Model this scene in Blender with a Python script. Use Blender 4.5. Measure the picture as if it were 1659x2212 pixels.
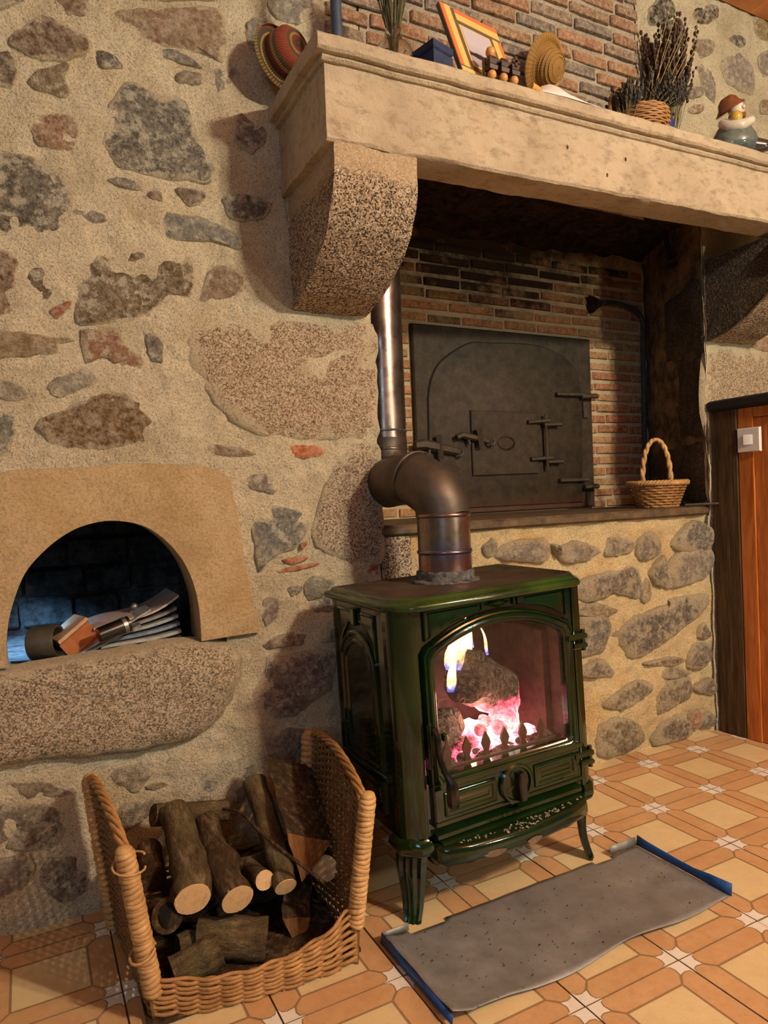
import bpy, bmesh, math, random
from math import sin, cos, pi, radians
from mathutils import Vector, Matrix, noise
random.seed(7)
for o in list(bpy.data.objects): bpy.data.objects.remove(o, do_unlink=True)
SC = bpy.context.scene
COL = SC.collection

# ------------------------------------------------------------------ camera, world, lights, exposure
CAM = Vector((0, 0, 1.0)); FPX = 1491.3
YAW, PITCH, ROLL = radians(27.464), radians(-1.062), radians(-2.354)
Fd = Vector((sin(YAW)*cos(PITCH), cos(YAW)*cos(PITCH), sin(PITCH)))
_r = Vector((cos(YAW), -sin(YAW), 0)); _u = _r.cross(Fd)
Rd = _r*cos(ROLL)+_u*sin(ROLL); Ud = -_r*sin(ROLL)+_u*cos(ROLL)
cam = bpy.data.objects.new('camera', bpy.data.cameras.new('camera'))
COL.objects.link(cam)
m = Matrix(((Rd.x, Ud.x, -Fd.x, CAM.x), (Rd.y, Ud.y, -Fd.y, CAM.y), (Rd.z, Ud.z, -Fd.z, CAM.z), (0, 0, 0, 1)))
cam.matrix_world = m
cam.data.sensor_fit = 'HORIZONTAL'; cam.data.sensor_width = 36.0
cam.data.lens = 36.0*FPX/1659.0; cam.data.clip_start = 0.02; cam.data.clip_end = 60
SC.camera = cam

w = bpy.data.worlds.new('world'); SC.world = w; w.use_nodes = True
w.node_tree.nodes['Background'].inputs[0].default_value = (1.0, 0.86, 0.68, 1)
w.node_tree.nodes['Background'].inputs[1].default_value = 0.07
SC.view_settings.view_transform = 'Standard'; SC.view_settings.look = 'None'
SC.view_settings.gamma = 1; SC.view_settings.exposure = 0.12
SC.view_settings.use_curve_mapping = False

def light(name, kind, loc, energy, color, target=None, size=0.1, sy=None):
    d = bpy.data.lights.new(name, kind); d.energy = energy; d.color = color
    o = bpy.data.objects.new(name, d); COL.objects.link(o); o.location = loc
    if kind == 'AREA':
        d.size = size
        if sy: d.shape = 'RECTANGLE'; d.size_y = sy
    else: d.shadow_soft_size = size
    if target is not None:
        o.rotation_euler = (Vector(target)-Vector(loc)).to_track_quat('-Z', 'Y').to_euler()
    return o
# assumed, unseen: hanging lamp with three bulbs; window to the left behind the photographer
for dx, dy, dz in ((-.10, 0, 0), (.09, .06, .015), (.02, -.12, -.01)):
    light('assumed_lamp_bulb', 'POINT', (1.92+dx, -1.25+dy, 2.60+dz), 100, (1.0, 0.90, 0.72), size=0.045)
light('assumed_table_lamp', 'POINT', (2.25, -1.3, 1.35), 64, (1.0, 0.88, 0.67), size=0.07)   # unseen table lamp, assumed further down the room
light('assumed_window_daylight', 'AREA', (-1.5, -2.0, 2.0), 20, (0.46, 0.70, 1.0), (2.0, 2.0, 1.4), 0.9, 1.3)  # cool area light added for the assumed window

# ------------------------------------------------------------------ pixel -> place helpers (reading distances off known planes)
def ray(x, y): return Fd*FPX+Rd*(x-829.5)-Ud*(y-1106)
def at_y(x, y, Y): d = ray(x, y); return CAM+d*((Y-CAM.y)/d.y)
def at_x(x, y, X): d = ray(x, y); return CAM+d*((X-CAM.x)/d.x)
def at_z(x, y, Z=0): d = ray(x, y); return CAM+d*((Z-CAM.z)/d.z)

def lin(v):
    v /= 255.0
    return v/12.92 if v <= .04045 else ((v+.055)/1.055)**2.4
def C(r, g, b): return (lin(r), lin(g), lin(b), 1)

# ------------------------------------------------------------------ material helpers
class NT:
    def __init__(s, name):
        s.m = bpy.data.materials.new(name); s.m.use_nodes = True; s.t = s.m.node_tree
        s.b = s.t.nodes['Principled BSDF']; s.out = s.t.nodes['Material Output']; s._pos = None
    def put(s, sock, v):
        if isinstance(v, bpy.types.NodeSocket): s.t.links.new(v, sock)
        else:
            try: sock.default_value = v
            except Exception: sock.default_value = (v, v, v)
    def n(s, kind, ins=None, **at):
        nd = s.t.nodes.new('ShaderNode'+kind)
        for k, v in at.items(): setattr(nd, k, v)
        for k, v in (ins or {}).items(): s.put(nd.inputs[k], v)
        return nd
    def pos(s):
        if s._pos is None: s._pos = s.n('NewGeometry').outputs['Position']
        return s._pos
    def obj(s): return s.n('TexCoord').outputs['Object']
    def stretch(s, v, sc): return s.n('Mapping', {'Vector': v, 'Scale': sc}).outputs[0]
    def noise(s, sc, det=4, ro=.55, v=None, dist=0):
        return s.n('TexNoise', {'Vector': v or s.pos(), 'Scale': sc, 'Detail': det, 'Roughness': ro, 'Distortion': dist}).outputs['Fac']
    def vor(s, sc, v=None, feature='F1', out='Distance', rnd=1.0):
        return s.n('TexVoronoi', {'Vector': v or s.pos(), 'Scale': sc, 'Randomness': rnd}, feature=feature).outputs[out]
    def ramp(s, f, stops, interp='LINEAR'):
        r = s.n('ValToRGB', {'Fac': f}); cr = r.color_ramp; cr.interpolation = interp
        while len(cr.elements) > 1: cr.elements.remove(cr.elements[-1])
        for i, (p, c) in enumerate(stops):
            e = cr.elements[0] if i == 0 else cr.elements.new(p)
            e.position = p; e.color = c if not isinstance(c, (int, float)) else (c, c, c, 1)
        return r.outputs['Color']
    def mix(s, f, a, b, bl='MIX'):
        nd = s.n('Mix', data_type='RGBA', blend_type=bl)
        s.put(nd.inputs[0], f); s.put(nd.inputs[6], a); s.put(nd.inputs[7], b)
        return nd.outputs[2]
    def math(s, op, a, b=0.0, c=None):
        nd = s.n('Math', operation=op); s.put(nd.inputs[0], a); s.put(nd.inputs[1], b)
        if c is not None: s.put(nd.inputs[2], c)
        return nd.outputs[0]
    def xyz(s, v=None):
        o = s.n('SeparateXYZ', {0: v or s.pos()}).outputs
        return o[0], o[1], o[2]
    def bump(s, h, st=.5, d=.004, nrm=None):
        ins = {'Height': h, 'Strength': st, 'Distance': d}
        if nrm is not None: ins['Normal'] = nrm
        return s.n('Bump', ins).outputs[0]
    def fin(s, col=None, rough=.85, metal=0, nrm=None, **kw):
        if col is not None: s.put(s.b.inputs['Base Color'], col)
        s.put(s.b.inputs['Roughness'], rough); s.put(s.b.inputs['Metallic'], metal)
        if nrm is not None: s.put(s.b.inputs['Normal'], nrm)
        for k, v in kw.items(): s.put(s.b.inputs[k.replace('_', ' ')], v)
        return s.m

def m_mortar(name, base, dark, lite, warm):
    t = NT(name)
    c = t.ramp(t.noise(3.2, 6, .6), [(.3, base), (.52, lite), (.72, warm)])
    g = t.noise(210, 3, .8)
    c = t.mix(t.ramp(g, [(.35, .6), (.52, 0)]), c, dark)
    c = t.mix(t.ramp(g, [(.55, .0), (.72, .6)]), c, lite)
    sp = t.vor(115)
    c = t.mix(t.ramp(sp, [(.10, .75), (.2, 0)]), c, dark)
    c = t.mix(t.ramp(t.noise(14, 5, .7), [(.45, 0), (.8, .35)]), c, dark)
    h = t.math('ADD', t.math('MULTIPLY', t.noise(170, 4, .7), .55), t.math('ADD', t.math('MULTIPLY', t.noise(30, 4, .6), .9), t.math('MULTIPLY', t.noise(11, 3, .6), 1.6)))
    return t.fin(c, .95, 0, t.bump(h, 1.0, .011), Specular_IOR_Level=.15)
MORTAR = m_mortar('lime_mortar', C(186, 170, 134), C(100, 90, 70), C(216, 202, 168), C(198, 176, 134))
MORTARW = m_mortar('yellow_mortar', C(205, 184, 136), C(120, 100, 66), C(224, 205, 158), C(206, 170, 108))
MORTARB = m_mortar('brick_mortar', C(176, 158, 134), C(88, 74, 58), C(200, 184, 158), C(178, 150, 116))
SMEAR = C(204, 184, 146)

def m_stone(name, grain, lichen, crack, smear=.9):
    t = NT(name)
    oc = t.n('ObjectInfo').outputs['Color']
    a = t.noise(22, 6, .65); b = t.noise(75, 5, .7)
    c = t.mix(t.ramp(a, [(.3, .75), (.7, 0)]), oc, t.mix(1, oc, (.50, .47, .43, 1), 'MULTIPLY'))
    c = t.mix(t.ramp(b, [(.4, 0), (.72, .7)]), c, t.mix(.6, oc, C(226, 212, 180)))
    if grain:
        gcol = t.vor(grain, out='Color')
        g = t.n('SeparateColor', {0: gcol}).outputs[0]
        k = t.ramp(g, [(0, C(56, 48, 40)), (.2, C(84, 72, 58)), (.30, C(142, 122, 96)), (.6, C(178, 158, 126)), (.85, C(214, 198, 168))], 'LINEAR')
        c = t.mix(.70, c, k)
    if lichen:
        c = t.mix(t.ramp(t.noise(34, 7, .75), [(.50, 0), (.60, lichen)]), c, C(206, 198, 172))
        c = t.mix(t.ramp(t.noise(48, 6, .8), [(.58, 0), (.7, lichen*.8)]), c, C(40, 38, 36))
    e = t.n('Attribute', attribute_name='edge').outputs['Fac']
    f = t.math('ADD', e, t.math('MULTIPLY', t.math('SUBTRACT', t.noise(19, 7, .75), .5), 2.6))
    gs = t.noise(210, 3, .8)
    sm = t.mix(t.ramp(gs, [(.36, .6), (.52, 0)]), t.ramp(t.noise(3.2, 6, .6), [(.3, C(186, 170, 134)), (.52, C(212, 198, 164)), (.72, C(198, 176, 134))]), C(100, 90, 70))
    c = t.mix(t.ramp(f, [(.40, 0), (.58, smear*.7), (.75, smear)]), c, sm)
    h = t.math('ADD', t.noise(60, 6, .75), t.math('MULTIPLY', t.noise(240, 3, .7), .4))
    return t.fin(c, .9, 0, t.bump(h, crack, .014), Specular_IOR_Level=.25)
STONE = m_stone('field_stone', 0, .75, .8)
STONEB = m_stone('mortar_smeared_stone', 0, .7, .9, .95)
SCHIST = m_stone('brown_field_stone', 0, .35, .7)
GRANITE = m_stone('granite_block', 300, .12, .6, .8)
CLAY = m_stone('red_tile_shard', 0, .1, .5, .6)

def m_granite(name, soot=None):
    t = NT(name)
    gcol = t.vor(290, out='Color'); g = t.n('SeparateColor', {0: gcol}).outputs[0]
    c = t.ramp(g, [(0, C(48, 42, 36)), (.22, C(80, 68, 56)), (.32, C(138, 118, 94)), (.55, C(172, 152, 122)), (.8, C(200, 182, 150)), (1, C(220, 206, 178))])
    c = t.mix(t.ramp(t.noise(6, 5, .6), [(.35, .45), (.7, 0)]), c, t.mix(1, c, C(170, 130, 88), 'MULTIPLY'))
    x, y, z = t.xyz()
    if soot is None:   # paler lime-washed band along the head of the corbel
        k = t.ramp(t.math('ADD', z, t.math('MULTIPLY', t.noise(18, 4), .05)), [(.0, 0), (1, 0)])
        zz = t.n('MapRange', {0: t.math('ADD', z, t.math('MULTIPLY', t.noise(18, 4), .06)), 1: 1.82, 2: 1.85, 3: 0, 4: .75}).outputs[0]
        c = t.mix(zz, c, t.mix(t.noise(120, 3), C(196, 172, 134), C(160, 134, 100)))
    else:
        f = t.ramp(t.math('ADD', t.math('MULTIPLY', t.noise(9, 6, .7), .55), soot(t, x, y, z)), [(.28, 0), (.75, .92)])
        c = t.mix(f, c, t.mix(t.ramp(t.noise(110, 4, .8), [(.52, 0), (.75, 1)]), C(52, 43, 33), C(156, 128, 90)))
    h = t.math('ADD', t.noise(70, 5, .7), t.math('MULTIPLY', t.vor(160), .5))
    return t.fin(c, .85, 0, t.bump(h, .7, .006), Specular_IOR_Level=.3)
CORBEL = m_granite('corbel_granite')
CORBELS = m_granite('sooty_granite', lambda t, x, y, z: t.n('MapRange', {0: x, 1: 2.463, 2: 2.49, 3: .75, 4: -.3}).outputs[0])
JAMB = m_granite('sooty_jamb_granite', lambda t, x, y, z: t.n('MapRange', {0: y, 1: 1.868, 2: 1.90, 3: -.4, 4: .42}).outputs[0])

def m_limestone():
    t = NT('pale_limestone')
    c = t.ramp(t.noise(4, 6, .6), [(.3, C(166, 148, 120)), (.55, C(196, 178, 148)), (.75, C(178, 156, 122))])
    v = t.stretch(t.pos(), (.5, 1, 1))
    c = t.mix(t.ramp(t.noise(38, 7, .75, v), [(.50, 0), (.70, .65)]), c, C(124, 104, 80))
    c = t.mix(t.ramp(t.noise(11, 6, .8, v), [(.60, 0), (.68, .5)]), c, C(112, 92, 70))
    c = t.mix(t.ramp(t.vor(190), [(.03, .5), (.1, 0)]), c, C(104, 84, 62))
    h = t.math('ADD', t.noise(40, 6, .7), t.math('MULTIPLY', t.noise(220, 3), .35))
    return t.fin(c, .9, 0, t.bump(h, .8, .010), Specular_IOR_Level=.2)
LIME = m_limestone()

def m_archstone():
    t = NT('tan_arch_stone')
    c = t.ramp(t.noise(5, 6, .6), [(.3, C(180, 152, 108)), (.5, C(202, 176, 132)), (.72, C(186, 152, 102))])
    c = t.mix(t.ramp(t.noise(160, 4, .7), [(.35, .45), (.55, 0)]), c, C(132, 102, 68))
    x, y, z = t.xyz()
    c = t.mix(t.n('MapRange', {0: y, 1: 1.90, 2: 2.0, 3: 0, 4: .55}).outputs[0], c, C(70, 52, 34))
    h = t.math('ADD', t.noise(120, 5, .75), t.math('MULTIPLY', t.noise(26, 4), .7))
    return t.fin(c, .95, 0, t.bump(h, .8, .007), Specular_IOR_Level=.15)
ARCH = m_archstone()

def m_soot(name, a=C(24, 20, 16), b=C(92, 72, 50), sc=22):
    t = NT(name)
    c = t.ramp(t.noise(sc, 7, .75), [(.40, a), (.74, b)])
    return t.fin(c, .9, 0, t.bump(t.noise(45, 6, .7), .8, .012), Specular_IOR_Level=.2)
SOOT = m_soot('sooted_stone'); CHEEK = m_soot('smoke_stained_plaster', C(92, 76, 56), C(196, 164, 120), 9); NICHE = m_soot('dark_niche_brick', C(44, 42, 40), C(112, 106, 98), 16)

def m_brick(name, stops, soot):
    t = NT(name)
    rnd = t.n('ObjectInfo').outputs['Random']
    c = t.ramp(rnd, stops, 'CONSTANT')
    c = t.mix(t.ramp(t.noise(40, 6, .7), [(.35, .6), (.65, 0)]), c, t.mix(1, c, C(120, 104, 96), 'MULTIPLY'))
    c = t.mix(t.ramp(t.noise(70, 5, .8), [(.45, 0), (.66, .75)]), c, C(196, 174, 142))
    x, y, z = t.xyz()
    if soot:
        d = t.math('MULTIPLY', t.math('ABSOLUTE', t.math('SUBTRACT', x, 1.80)), .62)
        f = t.math('ADD', t.math('SUBTRACT', t.math('MULTIPLY', t.math('SUBTRACT', z, 1.62), 1.9), d), t.math('MULTIPLY', t.math('SUBTRACT', t.noise(7, 6, .7), .5), 1.6))
        f2 = t.math('ADD', f, t.math('MULTIPLY', t.math('SUBTRACT', rnd, .5), .35))
        c = t.mix(t.ramp(f2, [(.05, 0), (.5, .95)]), c, t.mix(t.noise(90, 3), C(18, 15, 12), C(44, 34, 26)))
    h = t.math('ADD', t.noise(55, 6, .7), t.math('MULTIPLY', t.noise(230, 3), .4))
    return t.fin(c, .9, 0, t.bump(h, .7, .006), Specular_IOR_Level=.2)
BRICKL = m_brick('orange_oven_brick', [(0, C(196, 134, 80)), (.16, C(184, 130, 78)), (.3, C(200, 148, 98)), (.44, C(178, 110, 72)), (.6, C(204, 158, 106)), (.74, C(184, 144, 92)), (.88, C(190, 120, 82))], True)
BRICKU = m_brick('weathered_chimney_brick', [(0, C(150, 112, 84)), (.15, C(128, 108, 94)), (.3, C(140, 120, 102)), (.45, C(156, 116, 86)), (.6, C(126, 116, 106)), (.75, C(146, 116, 92)), (.9, C(166, 120, 86))], False)
def m_sootmortar():
    t = NT('sooted_brick_mortar')
    x, y, z = t.xyz()
    c = t.mix(t.noise(120, 4, .7), C(224, 204, 164), C(178, 156, 122))
    d = t.math('MULTIPLY', t.math('ABSOLUTE', t.math('SUBTRACT', x, 1.80)), .62)
    f = t.math('ADD', t.math('SUBTRACT', t.math('MULTIPLY', t.math('SUBTRACT', z, 1.66), 1.8), d), t.math('MULTIPLY', t.math('SUBTRACT', t.noise(9, 6, .7), .5), 1.3))
    c = t.mix(t.ramp(f, [(.1, 0), (.6, .9)]), c, C(40, 32, 26))
    return t.fin(c, .95, 0, t.bump(t.noise(90, 5, .7), .8, .008), Specular_IOR_Level=.1)
SMORTAR = m_sootmortar()

def m_plain(name, a, b, sc=20, rough=.7, metal=0, bs=.3, bd=.003, stretch=None, **kw):
    t = NT(name)
    v = t.stretch(t.obj(), stretch) if stretch else t.pos()
    f = t.noise(sc, 5, .65, v)
    c = t.ramp(f, [(.3, a), (.7, b)])
    return t.fin(c, rough, metal, t.bump(f, bs, bd) if bs else None, **kw)

def m_iron():
    t = NT('black_cast_iron')
    c = t.ramp(t.noise(26, 6, .7), [(.35, C(50, 43, 32)), (.62, C(72, 61, 45)), (.8, C(92, 70, 46))])
    x, y, z = t.xyz()
    f = t.math('ADD', t.n('MapRange', {0: z, 1: .92, 2: 1.10, 3: .55, 4: -.2}).outputs[0], t.math('MULTIPLY', t.noise(16, 6, .75), .5))
    c = t.mix(t.ramp(f, [(.45, 0), (.8, .8)]), c, C(92, 58, 34))
    return t.fin(c, .62, .25, t.bump(t.noise(120, 5, .75), .55, .003), Specular_IOR_Level=.45)
IRON = m_iron()
IRONH = m_plain('worn_iron_fitting', C(58, 49, 38), C(92, 78, 58), 60, .6, .3, .4, .002)

def m_enamel():
    t = NT('green_enamel')
    c = t.ramp(t.noise(9, 4), [(.35, C(10, 25, 9)), (.7, C(22, 44, 13))])
    return t.fin(c, .11, 0, t.bump(t.noise(55, 3), .10, .002), Specular_IOR_Level=.5, Coat_Weight=.35, Coat_Roughness=.05)
ENAMEL = m_enamel()
def m_topplate():
    t = NT('stained_green_top')
    nz = t.n('SeparateXYZ', {0: t.n('NewGeometry').outputs['Normal']}).outputs[2]
    c0 = t.ramp(t.noise(9, 4), [(.35, C(22, 40, 14)), (.7, C(52, 74, 26))])
    r = t.ramp(t.noise(16, 6, .7), [(.35, C(48, 34, 24)), (.7, C(84, 62, 44))])
    f = t.ramp(t.math('MULTIPLY', nz, t.math('ADD', .75, t.math('MULTIPLY', t.noise(10, 5), .5))), [(.86, 0), (.97, .9)])
    rr = t.n('MapRange', {0: f, 1: 0, 2: 1, 3: .2, 4: .6}).outputs[0]
    return t.fin(t.mix(f, c0, r), rr, 0, t.bump(t.noise(60, 4), .15, .002), Specular_IOR_Level=.6)
TOPPLATE = m_topplate()
BLACKG = m_plain('black_gloss_handle', C(10, 11, 10), C(26, 28, 25), 20, .2, 0, .05, .001, Specular_IOR_Level=.7)

def m_pipe():
    t = NT('heat_tinted_steel')
    x, y, z = t.xyz()
    c = t.ramp(t.noise(12, 5, .65), [(.3, C(128, 108, 96)), (.7, C(170, 150, 138))])
    hz = t.n('MapRange', {0: z, 1: .78, 2: 1.06, 3: 0, 4: 1}).outputs[0]
    ht = t.ramp(hz, [(0, C(190, 120, 66)), (.16, C(150, 86, 104)), (.26, C(96, 112, 160)), (.42, C(150, 140, 110)), (.62, C(126, 104, 98)), (1, C(110, 94, 86))])
    c = t.mix(t.n('MapRange', {0: z, 1: .96, 2: 1.05, 3: .42, 4: 0}).outputs[0], c, ht)
    return t.fin(c, t.ramp(t.noise(20, 5), [(.3, .2), (.7, .36)]), .92, t.bump(t.noise(90, 3), .06, .001))
PIPE = m_pipe()
PIPED = m_plain('matt_elbow_steel', C(62, 54, 46), C(104, 92, 78), 9, .5, .6, .1, .001)
SEAL = m_plain('black_furnace_cement', C(18, 18, 18), C(120, 116, 110), 60, .8, 0, .9, .006)
BLUEPIPE = m_plain('blue_grey_painted_pipe', C(48, 62, 78), C(66, 80, 96), 30, .55, .1, .1)

def m_galv():
    t = NT('dull_galvanised_sheet')
    c = t.ramp(t.noise(12, 6, .7), [(.3, C(124, 124, 120)), (.55, C(146, 146, 142)), (.75, C(166, 166, 162))])
    c = t.mix(t.ramp(t.noise(3, 4), [(.4, 0), (.7, .35)]), c, C(118, 112, 112))
    c = t.mix(t.ramp(t.vor(34), [(.05, .85), (.11, 0)]), c, C(52, 42, 34))
    c = t.mix(t.ramp(t.noise(60, 6, .8), [(.62, 0), (.72, .6)]), c, C(172, 164, 152))
    return t.fin(c, .55, .45, t.bump(t.noise(20, 5, .7), .18, .004))
GALV = m_galv()
BLUERIM = m_plain('blue_tray_rim', C(32, 72, 128), C(48, 100, 168), 12, .35, 0, .1, .002)  # plain blue base colour for the tray's side rims

def m_wicker(name, a, b):
    t = NT(name)
    c = t.ramp(t.noise(34, 6, .7), [(.3, a), (.7, b)])
    c = t.mix(t.ramp(t.noise(9, 4), [(.45, 0), (.75, .55)]), c, t.mix(1, c, C(150, 110, 76), 'MULTIPLY'))
    return t.fin(c, .55, 0, t.bump(t.noise(160, 3), .3, .002), Specular_IOR_Level=.4)
WICKER = m_wicker('golden_wicker', C(140, 96, 50), C(196, 148, 88))
WICKERD = m_wicker('brown_wicker', C(96, 68, 40), C(142, 104, 62))
WICKERP = m_wicker('pale_wicker', C(176, 130, 76), C(222, 180, 118))
def m_straw():
    t = NT('golden_straw'); v = t.obj(); x, y, z = t.xyz(v)
    r = t.math('SQRT', t.math('ADD', t.math('MULTIPLY', x, x), t.math('MULTIPLY', y, y)))
    ring = t.math('SINE', t.math('MULTIPLY', t.math('SUBTRACT', r, z), 1500)); sp = t.math('SINE', t.math('MULTIPLY', t.math('ARCTAN2', y, x), 44))
    k = t.math('ADD', t.math('ADD', t.math('MULTIPLY', ring, .35), .45), t.math('MULTIPLY', sp, .12))
    c = t.ramp(k, [(0, C(112, 78, 34)), (.5, C(176, 130, 62)), (.9, C(212, 166, 88))])
    return t.fin(c, .6, 0, t.bump(k, .7, .003))
STRAW = m_straw()

def m_bark(name, a, b, moss):
    t = NT(name)
    v = t.stretch(t.obj(), (1, 1, .35))
    c = t.ramp(t.noise(42, 7, .75, v), [(.32, a), (.52, b), (.75, C(150, 134, 100))])
    c = t.mix(t.ramp(t.noise(20, 6, .7), [(.5, 0), (.72, .7)]), c, moss)
    h = t.math('ADD', t.noise(60, 6, .75, v), t.math('MULTIPLY', t.noise(200, 3), .3))
    return t.fin(c, .9, 0, t.bump(h, 1.0, .010), Specular_IOR_Level=.15)
BARK = m_bark('mossy_bark', C(58, 44, 30), C(98, 80, 54), C(108, 104, 62))
BARKD = m_bark('dark_bark', C(42, 31, 22), C(78, 58, 38), C(74, 64, 42))
def m_cut():
    t = NT('sawn_end_grain')
    v = t.obj()
    d = t.n('VectorMath', {0: v}, operation='LENGTH').outputs['Value']
    r = t.math('SINE', t.math('ADD', t.math('MULTIPLY', d, 1500), t.math('MULTIPLY', t.noise(40, 3, .6, v), 6)))
    c = t.mix(t.ramp(r, [(.2, .28), (.8, 0)]), C(222, 186, 136), C(170, 124, 78))
    c = t.mix(t.ramp(t.noise(60, 5, .7, v), [(.5, 0), (.75, .5)]), c, C(150, 108, 66))
    return t.fin(c, .85, 0, t.bump(t.noise(120, 4), .3, .003), Specular_IOR_Level=.15)
CUT = m_cut()
SPLIT = m_plain('split_wood', C(92, 60, 32), C(150, 104, 58), 26, .85, 0, .8, .008, stretch=(3, 3, .35), Specular_IOR_Level=.15)

def m_tile(name, a, b, d):
    t = NT(name)
    rnd = t.n('ObjectInfo').outputs['Random']
    c = t.ramp(t.noise(9, 6, .7), [(.3, a), (.7, b)])
    c = t.mix(t.ramp(t.noise(48, 6, .75), [(.5, 0), (.78, .5)]), c, d)
    c = t.mix(t.ramp(t.vor(120), [(.05, .4), (.12, 0)]), c, t.mix(1, c, C(150, 120, 90), 'MULTIPLY'))
    c = t.mix(t.math('MULTIPLY', rnd, .25), c, t.mix(1, c, C(225, 205, 180), 'MULTIPLY'))
    return t.fin(c, .42, 0, t.bump(t.noise(70, 4), .1, .002), Specular_IOR_Level=.35)
TBEIGE = m_tile('beige_tile_glaze', C(210, 188, 140), C(224, 204, 156), C(198, 168, 116))
TTERRA = m_tile('terracotta_tile_glaze', C(190, 148, 102), C(210, 172, 124), C(176, 126, 84))
TWHITE = m_tile('white_tile_glaze', C(226, 220, 204), C(238, 232, 218), C(206, 198, 180))
TLINE = m_tile('grey_tile_line', C(150, 120, 84), C(160, 130, 94), C(130, 106, 76))
GROUT = m_plain('brown_grout', C(120, 96, 68), C(146, 120, 88), 60, .9, 0, .4)

def m_pine():
    t = NT('orange_varnished_pine')
    v = t.stretch(t.pos(), (6, 6, .6))
    g = t.noise(9, 6, .6, v, 1.2)
    c = t.ramp(g, [(.3, C(150, 78, 30)), (.5, C(184, 106, 46)), (.7, C(204, 128, 62))])
    k = t.vor(3.1, t.stretch(t.pos(), (1, 2.2, 1)))
    c = t.mix(t.ramp(k, [(.035, .9), (.09, 0)]), c, C(70, 32, 14))
    return t.fin(c, .35, 0, t.bump(g, .1, .002), Specular_IOR_Level=.45)
PINE = m_pine()
def m_oldwood():
    t = NT('old_dark_oak')
    v = t.stretch(t.pos(), (8, 8, .5))
    g = t.noise(10, 7, .7, v)
    c = t.ramp(g, [(.3, C(44, 32, 20)), (.55, C(84, 64, 40)), (.75, C(112, 88, 58))])
    return t.fin(c, .8, 0, t.bump(g, .7, .006), Specular_IOR_Level=.2)
OLDWOOD = m_oldwood()
BLACKWOOD = m_plain('charred_black_beam', C(20, 16, 13), C(38, 30, 24), 18, .8, 0, .5)
CEIL = m_plain('orange_stained_ceiling_board', C(190, 112, 56), C(216, 142, 84), 7, .6, 0, .2, .004)
LEDGE = m_plain('worn_dark_slate', C(62, 50, 36), C(112, 92, 64), 26, .7, 0, .6, .006)
WHITEP = m_plain('white_plastic', C(224, 222, 214), C(232, 230, 222), 10, .3, 0, 0)
def m_glass(name, col, rough=.03, alpha=None):
    t = NT(name)
    if alpha is None:
        return t.fin(col, rough, 0, None, Transmission_Weight=1.0, IOR=1.45)
    tr = t.n('BsdfTransparent', {'Color': (1, .97, .92, 1)}).outputs[0]
    gl = t.n('BsdfGlossy', {'Color': (1, 1, 1, 1), 'Roughness': .04}).outputs[0]
    df = t.n('BsdfDiffuse', {'Color': C(120, 80, 60)}).outputs[0]
    fr = t.n('Fresnel', {'IOR': 1.45}).outputs[0]
    a = t.n('MixShader', {0: alpha, 1: tr, 2: df}).outputs[0]
    b = t.n('MixShader', {0: fr, 1: a, 2: gl}).outputs[0]
    t.t.links.new(b, t.out.inputs[0])
    return t.m
PANE = m_glass('smoked_stove_glass', None, alpha=.05)
VASEGLASS = m_glass('clear_bottle_glass', (.93, .96, .92, 1))

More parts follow.
